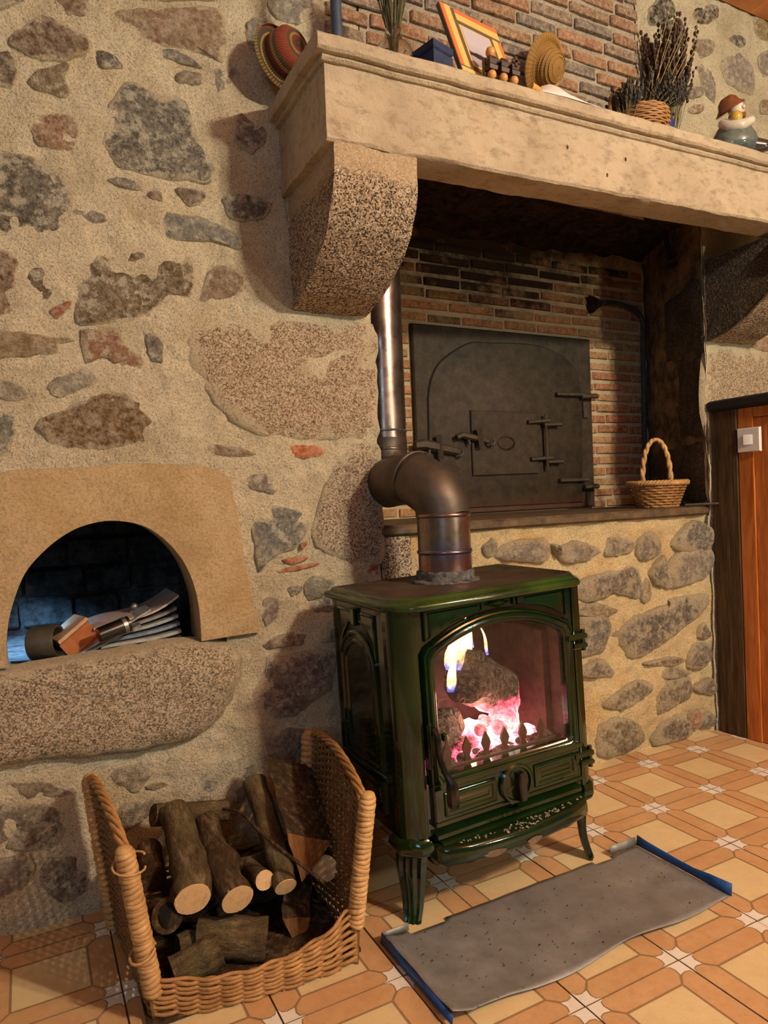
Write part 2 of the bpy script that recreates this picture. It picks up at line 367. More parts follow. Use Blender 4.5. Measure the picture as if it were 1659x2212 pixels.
# ------------------------------------------------------------------ mesh helpers
class MB:
    def __init__(s): s.v = []; s.f = []; s.mi = []; s.edge = []
    def add(s, vs, fs, mi=0, edge=None):
        o = len(s.v); s.v += [tuple(v) for v in vs]; s.f += [tuple(o+i for i in f) for f in fs]; s.mi += [mi]*len(fs)
        s.edge += edge if edge else [0.0]*len(vs)
        return s
    def box(s, a, b, mi=0, bev=0.0):
        (x0, y0, z0), (x1, y1, z1) = a, b
        if bev <= 0:
            vs = [(x, y, z) for z in (z0, z1) for y in (y0, y1) for x in (x0, x1)]
            return s.add(vs, [(0, 2, 3, 1), (4, 5, 7, 6), (0, 1, 5, 4), (2, 6, 7, 3), (0, 4, 6, 2), (1, 3, 7, 5)], mi)
        c = bev; P = [(x0, y0), (x1, y0), (x1, y1), (x0, y1)]
        return s.loft([(x0, y0), (x1, y0), (x1, y1), (x0, y1)], [(c, z0), (0, z0+c), (0, z1-c), (c, z1)], lambda u, v, h: (u, v, h), mi=mi, cap0=True)
    def loft(s, poly, prof, tf, mi=0, cap0=False, cap1=True, closed=True):
        n = len(poly); vs = []; fs = []
        for d, h in prof: vs += [tf(u, v, h) for u, v in inset(poly, d)]
        for k in range(len(prof)-1):
            for i in range(n):
                j = (i+1) % n
                fs.append((k*n+i, k*n+j, (k+1)*n+j, (k+1)*n+i))
        if cap1: fs.append(tuple((len(prof)-1)*n+i for i in range(n)))
        if cap0: fs.append(tuple(reversed(range(n))))
        return s.add(vs, fs, mi)
    def tube(s, pts, r, sides=8, mi=0, cap=True, flat=1.0):
        pts = [Vector(p) for p in pts]; n = len(pts); rr = r if isinstance(r, (list, tuple)) else [r]*n
        vs = []; fs = []; up = None
        for i, p in enumerate(pts):
            t = (pts[min(i+1, n-1)]-pts[max(i-1, 0)]).normalized()
            if up is None: up = Vector((0, 0, 1)) if abs(t.z) < .9 else Vector((1, 0, 0))
            a = (up-t*up.dot(t)).normalized(); b = t.cross(a); up = a
            for k in range(sides):
                an = 2*pi*k/sides
                vs.append(p+a*cos(an)*rr[i]*flat+b*sin(an)*rr[i])
        for i in range(n-1):
            for k in range(sides):
                l = (k+1) % sides
                fs.append((i*sides+k, i*sides+l, (i+1)*sides+l, (i+1)*sides+k))
        if cap: fs += [tuple(reversed(range(sides))), tuple((n-1)*sides+k for k in range(sides))]
        return s.add(vs, fs, mi)
    def lathe(s, prof, seg=24, mi=0, c=(0, 0, 0), cap0=True, cap1=True, sx=1, sy=1):
        vs = []; fs = []
        for r, z in prof:
            for k in range(seg):
                a = 2*pi*k/seg; vs.append((c[0]+r*cos(a)*sx, c[1]+r*sin(a)*sy, c[2]+z))
        for i in range(len(prof)-1):
            for k in range(seg):
                l = (k+1) % seg; fs.append((i*seg+k, i*seg+l, (i+1)*seg+l, (i+1)*seg+k))
        if cap0: fs.append(tuple(reversed(range(seg))))
        if cap1: fs.append(tuple((len(prof)-1)*seg+k for k in range(seg)))
        return s.add(vs, fs, mi)
    def ball(s, c, r, seg=14, mi=0, sz=1.0, sx=1.0, sy=1.0):
        prof = [(max(r*sin(pi*i/8), 1e-4), -r*cos(pi*i/8)*sz) for i in range(9)]
        return s.lathe(prof, seg, mi, c, sx=sx, sy=sy)
    def rough(s, amp, sc=20, seed=0.0):
        s.v = [tuple(Vector(v)+noise.noise_vector(Vector(v)*sc+Vector((seed, seed, seed)))*amp) for v in s.v]; return s
    def build(s, name, mats, parent=None, sharp=35, loc=None, smooth=True):
        me = bpy.data.meshes.new(name); me.from_pydata(s.v, [], s.f)
        for mt in (mats if isinstance(mats, (list, tuple)) else [mats]): me.materials.append(mt)
        if any(s.mi): me.polygons.foreach_set('material_index', s.mi)
        if any(s.edge):
            at = me.attributes.new('edge', 'FLOAT', 'POINT'); at.data.foreach_set('value', s.edge)
        if smooth:
            me.polygons.foreach_set('use_smooth', [True]*len(me.polygons)); me.set_sharp_from_angle(angle=radians(sharp))
        me.update()
        return link(name, me, parent, loc)
def link(name, data, parent=None, loc=None):
    o = bpy.data.objects.new(name, data); COL.objects.link(o)
    if parent: o.parent = parent
    if loc is not None: o.location = loc
    return o
def inset(poly, d):
    if abs(d) < 1e-9: return [tuple(p) for p in poly]
    n = len(poly); out = []
    A = sum(poly[i][0]*poly[(i+1) % n][1]-poly[(i+1) % n][0]*poly[i][1] for i in range(n))
    sg = 1 if A > 0 else -1
    for i in range(n):
        p0 = Vector(poly[i-1]); p1 = Vector(poly[i]); p2 = Vector(poly[(i+1) % n])
        e1 = (p1-p0).normalized(); e2 = (p2-p1).normalized()
        n1 = Vector((-e1.y, e1.x))*sg; n2 = Vector((-e2.y, e2.x))*sg
        b = (n1+n2); l = b.length
        if l < 1e-6: b = n1; k = 1
        else: b /= l; k = 1/max(.35, b.dot(n1))
        q = p1+b*d*k; out.append((q.x, q.y))
    return out
def empty(name, loc=(0, 0, 0), rot=(0, 0, 0)):
    o = bpy.data.objects.new(name, None); COL.objects.link(o); o.location = loc; o.rotation_euler = rot; o.empty_display_size = .05
    return o
def tag(o, label, cat, group=None):
    o['label'] = label; o['category'] = cat
    if group: o['group'] = group
    return o
def struct(o, label=None):
    o['kind'] = 'structure'
    if label: o['label'] = label
    return o
def stuff(o): o['kind'] = 'stuff'; return o
def cr(pts, k, closed=False):
    pts = [Vector(p) for p in pts]; n = len(pts); out = []
    for i in range(n if closed else n-1):
        g = (lambda j: pts[j % n]) if closed else (lambda j: pts[max(0, min(n-1, j))])
        a, b, c, d = g(i-1), g(i), g(i+1), g(i+2)
        for q in range(k):
            t = q/k; out.append(.5*((2*b)+(c-a)*t+(2*a-5*b+4*c-d)*t*t+(3*b-a-3*c+d)*t**3))
    if not closed: out.append(pts[-1])
    return out
def inpoly(x, y, P):
    r = False; j = len(P)-1
    for i in range(len(P)):
        if (P[i][1] > y) != (P[j][1] > y) and x < (P[j][0]-P[i][0])*(y-P[i][1])/(P[j][1]-P[i][1])+P[i][0]: r = not r
        j = i
    return r
def fb(v, sc, oct=4): return noise.fractal(Vector(v)*sc, 1.0, 2.0, oct)

# ------------------------------------------------------------------ floor
YW = 1.87                                     # plane of the fireplace wall
TX, TY = .2615, .2572; OX, OY = .1355, 1.0095-4*.2572
floor = MB().box((-2.2, -2.6, -.06), (4.2, 2.0, -.006)).build('floor', GROUT); struct(floor)
def tile_mesh():
    mb = MB(); g = .006; a = .078; L = .0022
    def P(pts, mi, z): mb.add([(x, y, z) for x, y in pts], [tuple(range(len(pts)))], mi)
    mb.add([(g, g, -.008), (1-g, g, -.008), (1-g, 1-g, -.008), (g, 1-g, -.008), (g, g, 0), (1-g, g, 0), (1-g, 1-g, 0), (g, 1-g, 0)],
           [(0, 1, 5, 4), (1, 2, 6, 5), (2, 3, 7, 6), (3, 0, 4, 7), (4, 5, 6, 7)], 3)
    b = .205; e = .012
    P([(b+e, b+e), (1-b-e, b+e), (1-b-e, 1-b-e), (b+e, 1-b-e)], 0, .0006)
    # border trapezoid with hollowed ends that fit round the star
    tr = [(.150, g+.001), (.850, g+.001), (.842, .060), (.858, .100), (.885, .112), (.795-.0, b-e*.4), (b, b-e*.4), (.115, .112), (.142, .100), (.158, .060)]
    tr = [(.182, .008), (.818, .008), (.862, .026), (.876, .066), (.862, .122), (1-b-.004, b-.008), (b+.004, b-.008), (.138, .122), (.124, .066), (.138, .026)]
    for k in range(4):
        q = []
        for x, y in tr:
            x -= .5; y -= .5
            for _ in range(k): x, y = -y, x
            q.append((x+.5, y+.5))
        P(q, 1, .0006)
        st = [(.007, .007), (.150, .007), (.118, .058), (.150-.03, .098), (.098, .120), (.058, .118), (.007, .150)]
        st = [(.007, .007), (.172, .007), (.128, .024), (.114, .066), (.126, .126), (.066, .114), (.024, .128), (.007, .172)]
        q = []
        for x, y in st:
            x -= .5; y -= .5
            for _ in range(k): x, y = -y, x
            q.append((x+.5, y+.5))
        P(q, 2, .0006)
    o = mb.build('tile', [TBEIGE, TTERRA, TWHITE, TLINE], smooth=False)
    me = o.data; bpy.data.objects.remove(o); return me
TME = tile_mesh()
for i in range(-5, 14):
    for j in range(1, 8):
        t = link('tile', TME, floor, (OX+i*TX, OY+j*TY, random.uniform(-.0006, .0006)))
        t.scale = (TX, TY, 1)
        t.rotation_euler = (random.uniform(-.002, .002), random.uniform(-.002, .002), 0)

# ------------------------------------------------------------------ rough mortar surfaces
def skin(name, mat, x0, x1, z0, z1, Y, step=.018, hole=None, amp=.010, parent=None, tilt=0.0, ends=True):
    nx = max(2, int((x1-x0)/step)); nz = max(2, int((z1-z0)/step)); mb = MB(); vs = []; fs = []
    for j in range(nz+1):
        for i in range(nx+1):
            x = x0+(x1-x0)*i/nx; z = z0+(z1-z0)*j/nz
            d = fb((x, 3.1, z), 5, 3)*amp+fb((x, 9.0, z), 22, 3)*amp*.45
            vs.append((x, Y-d+tilt*(x-x0), z))
    for j in range(nz):
        for i in range(nx):
            x = x0+(x1-x0)*(i+.5)/nx; z = z0+(z1-z0)*(j+.5)/nz
            if hole and inpoly(x, z, hole): continue
            a = j*(nx+1)+i; fs.append((a, a+1, a+nx+2, a+nx+1))
    mb.add(vs, fs)
    return mb.build(name, mat, parent, sharp=80)

def stone(px, Y, col, mat, parent, bulge=.012, n=6, name='stone', flat=.0, inset0=.02, world=None, grow=1.0, ex=0.0):
    P = world or [(lambda p: (p.x, p.z))(at_y(x, y, Y)) for x, y in px]
    P = [Vector((a, b, 0)) for a, b in P]
    if grow != 1: c_ = sum(P, Vector())/len(P); P = [c_+(p-c_)*grow for p in P]
    Q = cr(P, n, True)
    Q = [q+(q-sum(P, Vector())/len(P)).normalized()*(fb((q.x, 5.5, q.y), 30, 3)*.008+fb((q.x, 2.5, q.y), 80, 2)*.004) for q in Q]
    cx = sum((q for q in Q), Vector())/len(Q)
    if bulge < .05: bulge *= .6
    rings = [(1.02, -inset0, 1.0), (.99, .0, 1.0), (.95, bulge*.5, .62), (.82, bulge, .34), (.55, bulge*1.06, .05), (.25, bulge*1.08, 0)]
    vs = []; ed = []; fs = []; N = len(Q); sd = random.uniform(0, 50)
    for s, h, e in rings:
        for q in Q:
            p = cx+(q-cx)*s
            d = h+(fb((p.x+sd, 1, p.y), 11, 4)*.010*(1-flat) if e < .9 else 0)
            vs.append((p.x, Y-d, p.y)); ed.append(min(1, e+ex))
    vs.append((cx.x, Y-bulge*1.08, cx.y)); ed.append(0)
    for k in range(len(rings)-1):
        for i in range(N):
            j = (i+1) % N; fs.append((k*N+i, k*N+j, (k+1)*N+j, (k+1)*N+i))
    k = (len(rings)-1)*N
    for i in range(N): fs.append((k+i, k+(i+1) % N, len(vs)-1))
    mb = MB().add(vs, fs, 0, ed)
    o = mb.build(name, mat, parent, sharp=60); o.color = C(*col); return o

# the left wall with its oven niche
ARCHPX = [(18, 1442), (14, 1385), (24, 1318), (52, 1242), (95, 1190), (148, 1150), (200, 1130), (252, 1125), (312, 1137), (362, 1172), (402, 1225), (426, 1295), (434, 1384)]
OUTPX = [(-90, 1448), (-95, 1385), (-95, 1300), (-90, 1200), (-60, 1100), (0, 1024), (100, 1014), (200, 1008), (320, 1002), (470, 1016), (505, 1080), (532, 1240), (560, 1364)]
ai = [at_y(x, y, 1.86) for x, y in ARCHPX]; ao = [at_y(x, y, 1.86) for x, y in OUTPX]
hole = [((a.x+b.x)/2, (a.z+b.z)/2) for a, b in zip(ai, ao)]
ZS = ai[-1].z                                  # height of the niche sill
hole += [(hole[-1][0]-.03, ZS-.06), (hole[0][0]+.03, ZS-.06)]
wl = skin('wall_left', MORTAR, -1.3, .955, -.01, 3.05, YW, step=.015, hole=hole, amp=.013); struct(wl)
# return of that wall into the hearth
rt = MB()
for k in range(12):
    z0, z1 = k*.26, (k+1)*.26
    rt.add([(.955, 1.868, z0), (.955, 2.48, z0), (.955, 2.48, z1), (.955, 1.868, z1)], [(0, 1, 2, 3)])
struct(rt.build('wall_hearth_left', SOOT))
G = (150, 128, 102)
LS = [  # outline in the photograph, colour, stone kind, bulge
 ([(18,87),(83,34),(108,34),(188,81),(186,112),(108,132),(43,108)],(112,86,64),SCHIST,.012),
 ([(224,22),(362,13),(480,25),(485,134),(434,112),(325,94),(282,61)],(142,112,84),SCHIST,.010),
 ([(119,-30),(185,-30),(186,52),(150,40),(125,20)],(128,102,78),SCHIST,.010),
 ([(200,-40),(300,-45),(470,-40),(480,-5),(330,2),(215,-2)],(136,108,84),SCHIST,.010),
 ([(-40,-30),(60,-35),(80,-5),(20,18),(-40,20)],(120,100,80),STONE,.010),
 ([(-40,119),(25,116),(34,152),(27,181),(-40,185)],(96,80,62),SCHIST,.014),
 ([(70,159),(145,137),(141,170),(150,208),(72,195)],(138,120,90),STONE,.016),
 ([(204,105),(231,112),(264,146),(217,143)],(74,70,66),STONE,.006),
 ([(347,107),(383,108),(438,146),(362,127)],(120,118,110),STONE,.007),
 ([(372,168),(398,152),(436,161),(432,184),(416,188)],(116,98,80),SCHIST,.009),
 ([(465,152),(517,152),(524,202),(474,206)],(146,134,122),STONE,.007),
 ([(70,253),(166,255),(166,325),(137,322),(81,311)],(146,104,76),SCHIST,.010),
 ([(239,210),(289,177),(336,203),(401,217),(420,275),(445,344),(463,362),(441,394),(325,380),(260,358),(224,307)],(104,100,92),STONE,.013),
 ([(228,391),(253,383),(300,398),(304,412)],(128,122,112),STONE,.008),
 ([(313,423),(333,412),(351,420),(347,441)],(122,102,80),SCHIST,.010),
 ([(380,409),(434,412),(443,430),(409,443)],(120,104,86),SCHIST,.008),
 ([(-60,330),(70,338),(130,372),(160,420),(150,470),(112,520),(60,505),(-60,495)],(96,92,80),STONE,.014),
 ([(160,450),(222,462),(224,480),(185,492),(165,475)],(130,126,112),STONE,.007),
 ([(343,457),(380,461),(452,475),(520,511),(517,540),(452,519),(365,519),(343,497)],(130,130,118),STONE,.010),
 ([(260,511),(289,491),(318,513),(290,517)],(108,102,92),STONE,.008),
 ([(202,530),(253,526),(401,548),(419,602),(416,638),(365,642),(336,674),(289,689),(163,696),(177,569)],(112,92,62),STONE,.012),
 ([(434,649),(452,587),(485,573),(535,598),(531,627),(477,649)],(140,112,88),SCHIST,.012),
 ([(54,595),(98,573),(141,569),(148,595),(137,638),(105,649),(80,638)],(110,92,70),STONE,.011),
 ([(108,670),(148,651),(152,663),(123,689)],(146,72,48),CLAY,.008),
 ([(-40,548),(29,548),(40,584),(29,674),(-40,670)],(124,94,64),SCHIST,.011),
 ([(-60,703),(43,718),(163,732),(137,743),(108,765),(-60,779)],(142,118,82),SCHIST,.013),
 ([(174,721),(202,707),(246,707),(275,750),(311,775),(304,797),(250,786),(224,772),(181,783)],(158,108,76),STONE,.011),
 ([(313,721),(347,732),(353,775),(347,790),(318,768)],(108,102,92),STONE,.008),
 ([(101,841),(145,797),(202,801),(210,826),(137,855)],(158,150,130),STONE,.008),
 ([(-40,815),(33,826),(65,862),(-40,855)],(160,150,126),STONE,.008),
 ([(83,906),(152,880),(217,844),(264,844),(307,866),(347,927),(333,956),(253,974),(145,971),(90,945)],(116,84,46),SCHIST,.016),
 ([(-40,920),(29,891),(22,964),(-40,1000)],(120,122,104),STONE,.011),
 ([(448,967),(470,958),(553,978),(542,985),(470,985)],(142,116,88),SCHIST,.006),
 ([(608,975),(625,963),(690,963),(697,985),(612,990)],(180,92,46),CLAY,.010),
 ([(523,1036),(577,1016),(621,1027),(613,1059),(574,1066),(541,1056)],(136,124,112),STONE,.009),
 ([(512,1095),(570,1088),(664,1103),(666,1117),(646,1178),(588,1207),(559,1236),(548,1175),(530,1117)],(120,122,116),STONE,.012),
 ([(648,1177),(659,1173),(657,1184),(650,1188)],(168,84,44),CLAY,.007),
 ([(610,1209),(660,1200),(662,1209),(631,1220)],(172,88,46),CLAY,.008),
 ([(610,1229),(682,1215),(682,1222),(610,1238)],(172,92,46),CLAY,.009),
 ([(774,1220),(814,1218),(814,1246),(774,1246)],(150,76,50),CLAY,.008),
 ([(662,1251),(715,1247),(725,1269),(668,1298)],(136,132,114),STONE,.008),
 ([(626,1269),(650,1267),(650,1280),(631,1287)],(118,106,98),STONE,.006),
 ([(541,1289),(559,1291),(559,1323),(545,1312)],(114,102,96),STONE,.006),
 ([(568,1294),(603,1294),(595,1334),(574,1354),(568,1334)],(152,132,118),STONE,.008),
 ([(574,1385),(624,1367),(668,1370),(650,1395),(577,1401)],(128,108,86),SCHIST,.012),
 ([(668,1309),(725,1280),(736,1298),(733,1316),(682,1327)],(112,106,100),STONE,.013),
 ([(686,1370),(740,1352),(770,1385),(693,1390)],(122,106,84),SCHIST,.013),
 ([(574,1421),(610,1417),(653,1406),(718,1406),(718,1479),(668,1522),(631,1551),(570,1544),(556,1508),(581,1479)],(128,106,100),STONE,.017),
 ([(487,1609),(537,1598),(603,1598),(581,1609),(508,1623)],(138,124,102),SCHIST,.013),
 ([(240,1667),(311,1648),(327,1675),(291,1711),(243,1687)],(158,142,118),STONE,.014),
 ([(315,1695),(367,1691),(351,1709),(325,1710)],(142,124,92),SCHIST,.009),
 ([(355,1648),(387,1626),(415,1632),(399,1655)],(116,94,72),SCHIST,.009),
 ([(399,1663),(486,1646),(470,1659),(415,1673)],(132,120,100),SCHIST,.008),
 ([(423,1695),(446,1655),(550,1636),(554,1667),(526,1695),(530,1735),(423,1743)],(148,138,120),STONE,.012),
 ([(259,1735),(335,1727),(327,1759),(291,1783),(263,1799)],(138,128,112),STONE,.013),
 ([(20,1688),(120,1694),(160,1716),(60,1724)],(132,116,94),SCHIST,.012),
 ([(-40,1742),(90,1730),(150,1762),(120,1826),(20,1840),(-40,1830)],(126,114,94),STONE,.013),
 ([(-40,1856),(60,1850),(74,1885),(30,1932),(-40,1940)],(140,130,116),STONE,.013),
 ([(100,1860),(190,1850),(200,1910),(140,1950),(95,1920)],(128,112,94),STONE,.012),
 ([(560,1590),(640,1570),(700,1590),(690,1660),(600,1680)],(124,108,92),SCHIST,.012),
 ([(640,1720),(740,1700),(770,1760),(680,1790)],(126,112,92),STONE,.012),
 ([(530,60),(560,40),(600,60),(590,100),(545,120)],(140,134,122),STONE,.006),
 ([(580,0),(640,-10),(690,20),(650,50),(600,40)],(150,140,126),STONE,.007),
 ([(505,252),(560,245),(575,300),(545,330),(512,310)],(126,112,102),STONE,.010),
 ([(478,432),(520,420),(582,430),(584,450),(560,475),(500,470)],(100,98,90),STONE,.010),
]
for px, c, mt, bl in LS: stone(px, YW, c, mt, wl, bl)
stone([(405,715),(440,705),(560,690),(700,696),(806,700),(815,800),(817,945),(740,952),(640,950),(530,930),(470,880),(430,820),(405,790)], YW, (176,138,100), GRANITE, wl, .016)
stone([(675,1131),(707,1037),(722,994),(747,961),(818,958),(826,1081),(829,1210),(762,1218),(715,1204),(678,1175)], YW, (150,128,106), GRANITE, wl, .017)
random.seed(21)
for k in range(26):     # the same wall further left, beyond the photograph's edge
    x = random.uniform(-1.22, -.32); z = .1+k*.11+random.uniform(-.03, .03); rx, rz = random.uniform(.05, .14), random.uniform(.035, .07)
    w_ = [(x+rx*cos(a)*random.uniform(.8, 1.1), z+rz*sin(a)*random.uniform(.8, 1.1)) for a in [i*pi/3.5 for i in range(7)]]
    stone(None, YW, random.choice([(112,92,66),(140,124,102),(120,116,104),(146,106,76)]), random.choice([STONE, SCHIST]), wl, .012, world=w_)
# carved arch stone round the niche mouth: front strip, reveal and outer lip
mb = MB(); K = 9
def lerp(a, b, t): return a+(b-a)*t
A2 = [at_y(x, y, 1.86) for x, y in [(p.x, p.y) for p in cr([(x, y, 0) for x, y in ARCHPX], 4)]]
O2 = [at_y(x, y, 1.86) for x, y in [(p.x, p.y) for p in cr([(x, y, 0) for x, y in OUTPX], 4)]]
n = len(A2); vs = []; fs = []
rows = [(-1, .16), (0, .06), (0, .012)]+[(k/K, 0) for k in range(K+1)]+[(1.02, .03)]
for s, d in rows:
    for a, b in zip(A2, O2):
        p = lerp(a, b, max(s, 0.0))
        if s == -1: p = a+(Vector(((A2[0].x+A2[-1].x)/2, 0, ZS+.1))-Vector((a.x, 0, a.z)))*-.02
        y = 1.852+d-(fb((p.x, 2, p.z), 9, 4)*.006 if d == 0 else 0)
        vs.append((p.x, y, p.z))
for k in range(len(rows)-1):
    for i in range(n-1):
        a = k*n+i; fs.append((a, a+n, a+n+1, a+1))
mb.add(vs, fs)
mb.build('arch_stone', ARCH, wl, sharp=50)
# granite sill
sl = stone([(-95,1466),(0,1449),(40,1443),(200,1417),(330,1394),(430,1384),(500,1392),(522,1425),(515,1480),(470,1560),(400,1598),(250,1628),(100,1640),(0,1652),(-95,1660)], 1.865, (150,128,98), GRANITE, wl, .050, n=5, name='sill_stone', inset0=.05)
# inside of the niche: vaulted dark chamber
x0, x1 = A2[0].x, A2[-1].x
mb = MB(); vs = []; fs = []
prof = [(p.x, p.z) for p in A2]
deep = [1.99, 2.10, 2.25, 2.46]
for d, Y in enumerate(deep):
    for (x, z) in prof:
        vs.append(((x-(x0+x1)/2)*(1+.10*d)+(x0+x1)/2, Y, ZS+(z-ZS)*(1+.03*d)))
n = len(prof)
for d in range(len(deep)-1):
    for i in range(n-1):
        if i < 9 and d < 2: continue            # assumed opening: faces left out so the added blue light reaches the niche back
        a = d*n+i; fs.append((a, a+1, a+n+1, a+n))
mb.add(vs, fs); NV = mb.build('niche_vault', NICHE, wl, sharp=60)
mb = MB().box((x0-.5, 2.46, ZS-.05), (x1+.2, 2.50, ZS+.75)).box((x0-.5, 1.88, ZS-.075), (x1+.2, 2.46, ZS-.018)); mb.build('niche_back', NICHE, wl)
random.seed(4)
for r in range(6):
    xx = x0-.25-(r % 2)*.07
    while xx < x1+.1:
        L = random.uniform(.13, .19)
        b = MB().box((0, 0, 0), (L-.012, .03, .082), bev=.007).rough(.004, 18, r*3+xx)
        b.build('brick', NICHE, wl, loc=(xx, 2.44, ZS+.0+r*.094)); xx += L
light('assumed_niche_daylight', 'AREA', (x0-.10, 2.06, ZS+.26), 16.0, (.20, .50, 1.0), (x0+.06, 2.46, ZS+.04), .12)  # blue area light added for daylight assumed at the niche's left

# ------------------------------------------------------------------ hearth: lower wall, ledge, brick back, cheeks, hood
wf = skin('wall_hearth_front', MORTARW, .93, 2.475, -.01, .90, 1.885, step=.015, amp=.018); struct(wf)
HS = [([(1220,1181),(1256,1173),(1287,1192),(1264,1209),(1217,1212)],(150,140,124)),([(1306,1192),(1318,1164),(1363,1173),(1357,1190),(1318,1201)],(140,130,114)),
 ([(1379,1204),(1382,1167),(1407,1153),(1424,1181),(1399,1206)],(136,126,112)),([(1458,1181),(1489,1136),(1511,1131),(1533,1150),(1522,1187)],(106,104,104)),
 ([(1407,1234),(1430,1206),(1435,1234),(1433,1265),(1413,1257)],(120,112,96)),([(1441,1260),(1466,1198),(1528,1192),(1531,1226),(1514,1248),(1466,1262)],(148,140,130)),
 ([(1248,1268),(1284,1246),(1351,1229),(1371,1246),(1371,1288),(1326,1282),(1270,1296)],(116,110,98)),
 ([(1334,1366),(1379,1333),(1438,1313),(1444,1302),(1508,1293),(1505,1324),(1438,1375),(1402,1403),(1368,1411),(1351,1389)],(102,98,92)),
 ([(1253,1341),(1284,1330),(1309,1347),(1306,1380),(1295,1403),(1253,1408)],(126,124,114)),([(1256,1445),(1284,1428),(1309,1433),(1315,1456),(1292,1461),(1259,1459)],(128,116,96)),
 ([(1396,1433),(1441,1419),(1469,1425),(1433,1436)],(136,112,80)),([(1483,1433),(1494,1397),(1528,1397),(1517,1436),(1491,1442)],(138,126,112)),
 ([(1309,1517),(1357,1478),(1391,1473),(1402,1489),(1368,1517),(1337,1529)],(136,124,98)),([(1419,1520),(1424,1489),(1452,1467),(1483,1470),(1483,1503),(1461,1520),(1424,1537)],(132,114,96)),
 ([(1292,1604),(1298,1571),(1334,1554),(1374,1571),(1379,1604),(1306,1632)],(130,116,86)),([(1419,1604),(1424,1571),(1458,1545),(1480,1559),(1480,1587)],(116,104,86)),
 ([(1486,1540),(1505,1537),(1508,1562),(1489,1568)],(196,128,92)),([(1508,1548),(1531,1540),(1539,1562),(1514,1571)],(122,118,110)),([(1500,1481),(1536,1467),(1536,1498),(1505,1495)],(132,118,104)),
 ([(1505,1369),(1517,1347),(1528,1369),(1514,1380)],(124,110,92)),([(1074,1202),(1104,1175),(1172,1168),(1178,1205),(1151,1214)],(142,138,128)),([(1192,1178),(1205,1181),(1202,1198)],(96,82,62)),
 ([(1250,1310),(1290,1305),(1325,1318),(1300,1332),(1255,1328)],(156,138,104)),([(1440,1440),(1480,1450),(1470,1462),(1420,1462)],(150,132,102)),([(1395,1255),(1400,1285),(1385,1300),(1378,1270)],(170,150,112)),
 ([(1040,1180),(1060,1165),(1068,1190),(1050,1205)],(150,140,122))]
for px, c in HS: stone(px, 1.885, c, STONEB, wf, .032, grow=1.20, ex=.30)
random.seed(5)
for (x, z) in ((1.02,.55),(1.15,.35),(1.35,.6),(1.5,.3),(1.62,.52),(1.0,.2),(1.3,.12),(1.62,.12)):   # behind the stove
    w_ = [(x+.09*cos(a)*random.uniform(.8, 1.1), z+.055*sin(a)*random.uniform(.8, 1.1)) for a in [i*pi/3.5 for i in range(7)]]
    stone(None, 1.885, random.choice([(120,112,96),(140,126,104)]), STONE, wf, .014, world=w_)
# dark strip of masonry beside the left jamb
MB().box((.957, 1.868, .60), (1.06, 1.90, .885), bev=.01).rough(.006, 18).build('sooted_block', JAMB, wf)
# ledge slab
p = [(.957, 1.862), (1.3, 1.856), (1.7, 1.862), (2.1, 1.856), (2.40, 1.862), (2.455, 1.875), (2.468, 1.90), (2.80, 2.47), (.957, 2.47)]
led = MB().loft(p, [(.012, .884), (0, .892), (0, .910), (.010, .918)], lambda u, v, h: (u, v+fb((u, v, h), 9, 2)*.004, h), cap0=True).build('hearth_ledge', LEDGE)
tag(led, 'worn dark stone ledge running across the hearth under the iron oven door', 'ledge')
# brick back wall
YB = 2.47
wb = MB().box((.94, YB, .88), (2.83, YB+.12, 2.30)).build('wall_hearth_back', SMORTAR); struct(wb)
D0 = at_y(887, 697, 2.455); D1 = at_y(1272, 735, 2.455); D2 = at_y(1283, 1101, 2.455)
dx0, dx1, dz1, dz0 = D0.x, (D1.x+D2.x)/2, (D0.z+D1.z)/2, .919
BM = []
random.seed(11)
for k in range(5):
    b = MB().loft([(0, 0), (1, 0), (1, 1), (0, 1)], [(0, 0), (.0, -.55), (.035, -1)], lambda u, v, h: (u, h, v), cap1=True)
    b.v = [(x+noise.noise((x*5+k*7, y, z*4))*.018, y+(noise.noise((x*4, k*3.3, z))*.12 if y < -.5 else 0), z+noise.noise((x*4+k*9, 2, z*3))*.10) for x, y, z in b.v]
    # split the front edge lines once so that edges wander
    o = b.build('brick', BRICKL, smooth=False); BM.append(o.data); bpy.data.objects.remove(o)
BU = [m_.copy() for m_ in BM]
for m_ in BU: m_.materials[0] = BRICKU
def bricks(par, meshes, xa, xb, za, zb, Y, pitch, h, lens, hole=None, depth=.011, slope=0.0, wav=.003):
    r = 0; z = za
    while z+h < zb+.001:
        x = xa-random.uniform(0, .2)
        while x < xb:
            L = random.uniform(*lens); u0, u1 = max(x, xa), min(x+L-.012, xb)
            if hole and u0 < hole[1] and u1 > hole[0] and z+h > hole[2]-.002 and z < hole[3]+.004:
                for (q0, q1) in ((u0, min(u1, hole[0]-.006)), (max(u0, hole[1]+.006), u1)):
                    if q1-q0 > .012: put(par, meshes, q0, q1, z, h, Y, depth, slope, wav)
            elif u1-u0 > .015: put(par, meshes, u0, u1, z, h, Y, depth, slope, wav)
            x += L
        z += pitch; r += 1
def put(par, meshes, u0, u1, z, h, Y, depth, slope, wav):
    o = link('brick', random.choice(meshes), par, (u0, Y, z+slope*u0+random.uniform(-wav, wav)))
    o.scale = (u1-u0, depth*random.uniform(.6, 1.25), h*random.uniform(.88, 1.08)); o.rotation_euler = (0, random.uniform(-.012, .012), 0)
bricks(wb, BM, 1.0, 2.78, .924, 2.10, YB, .0505, .0325, (.17, .27), (dx0, dx1, dz0, dz1))
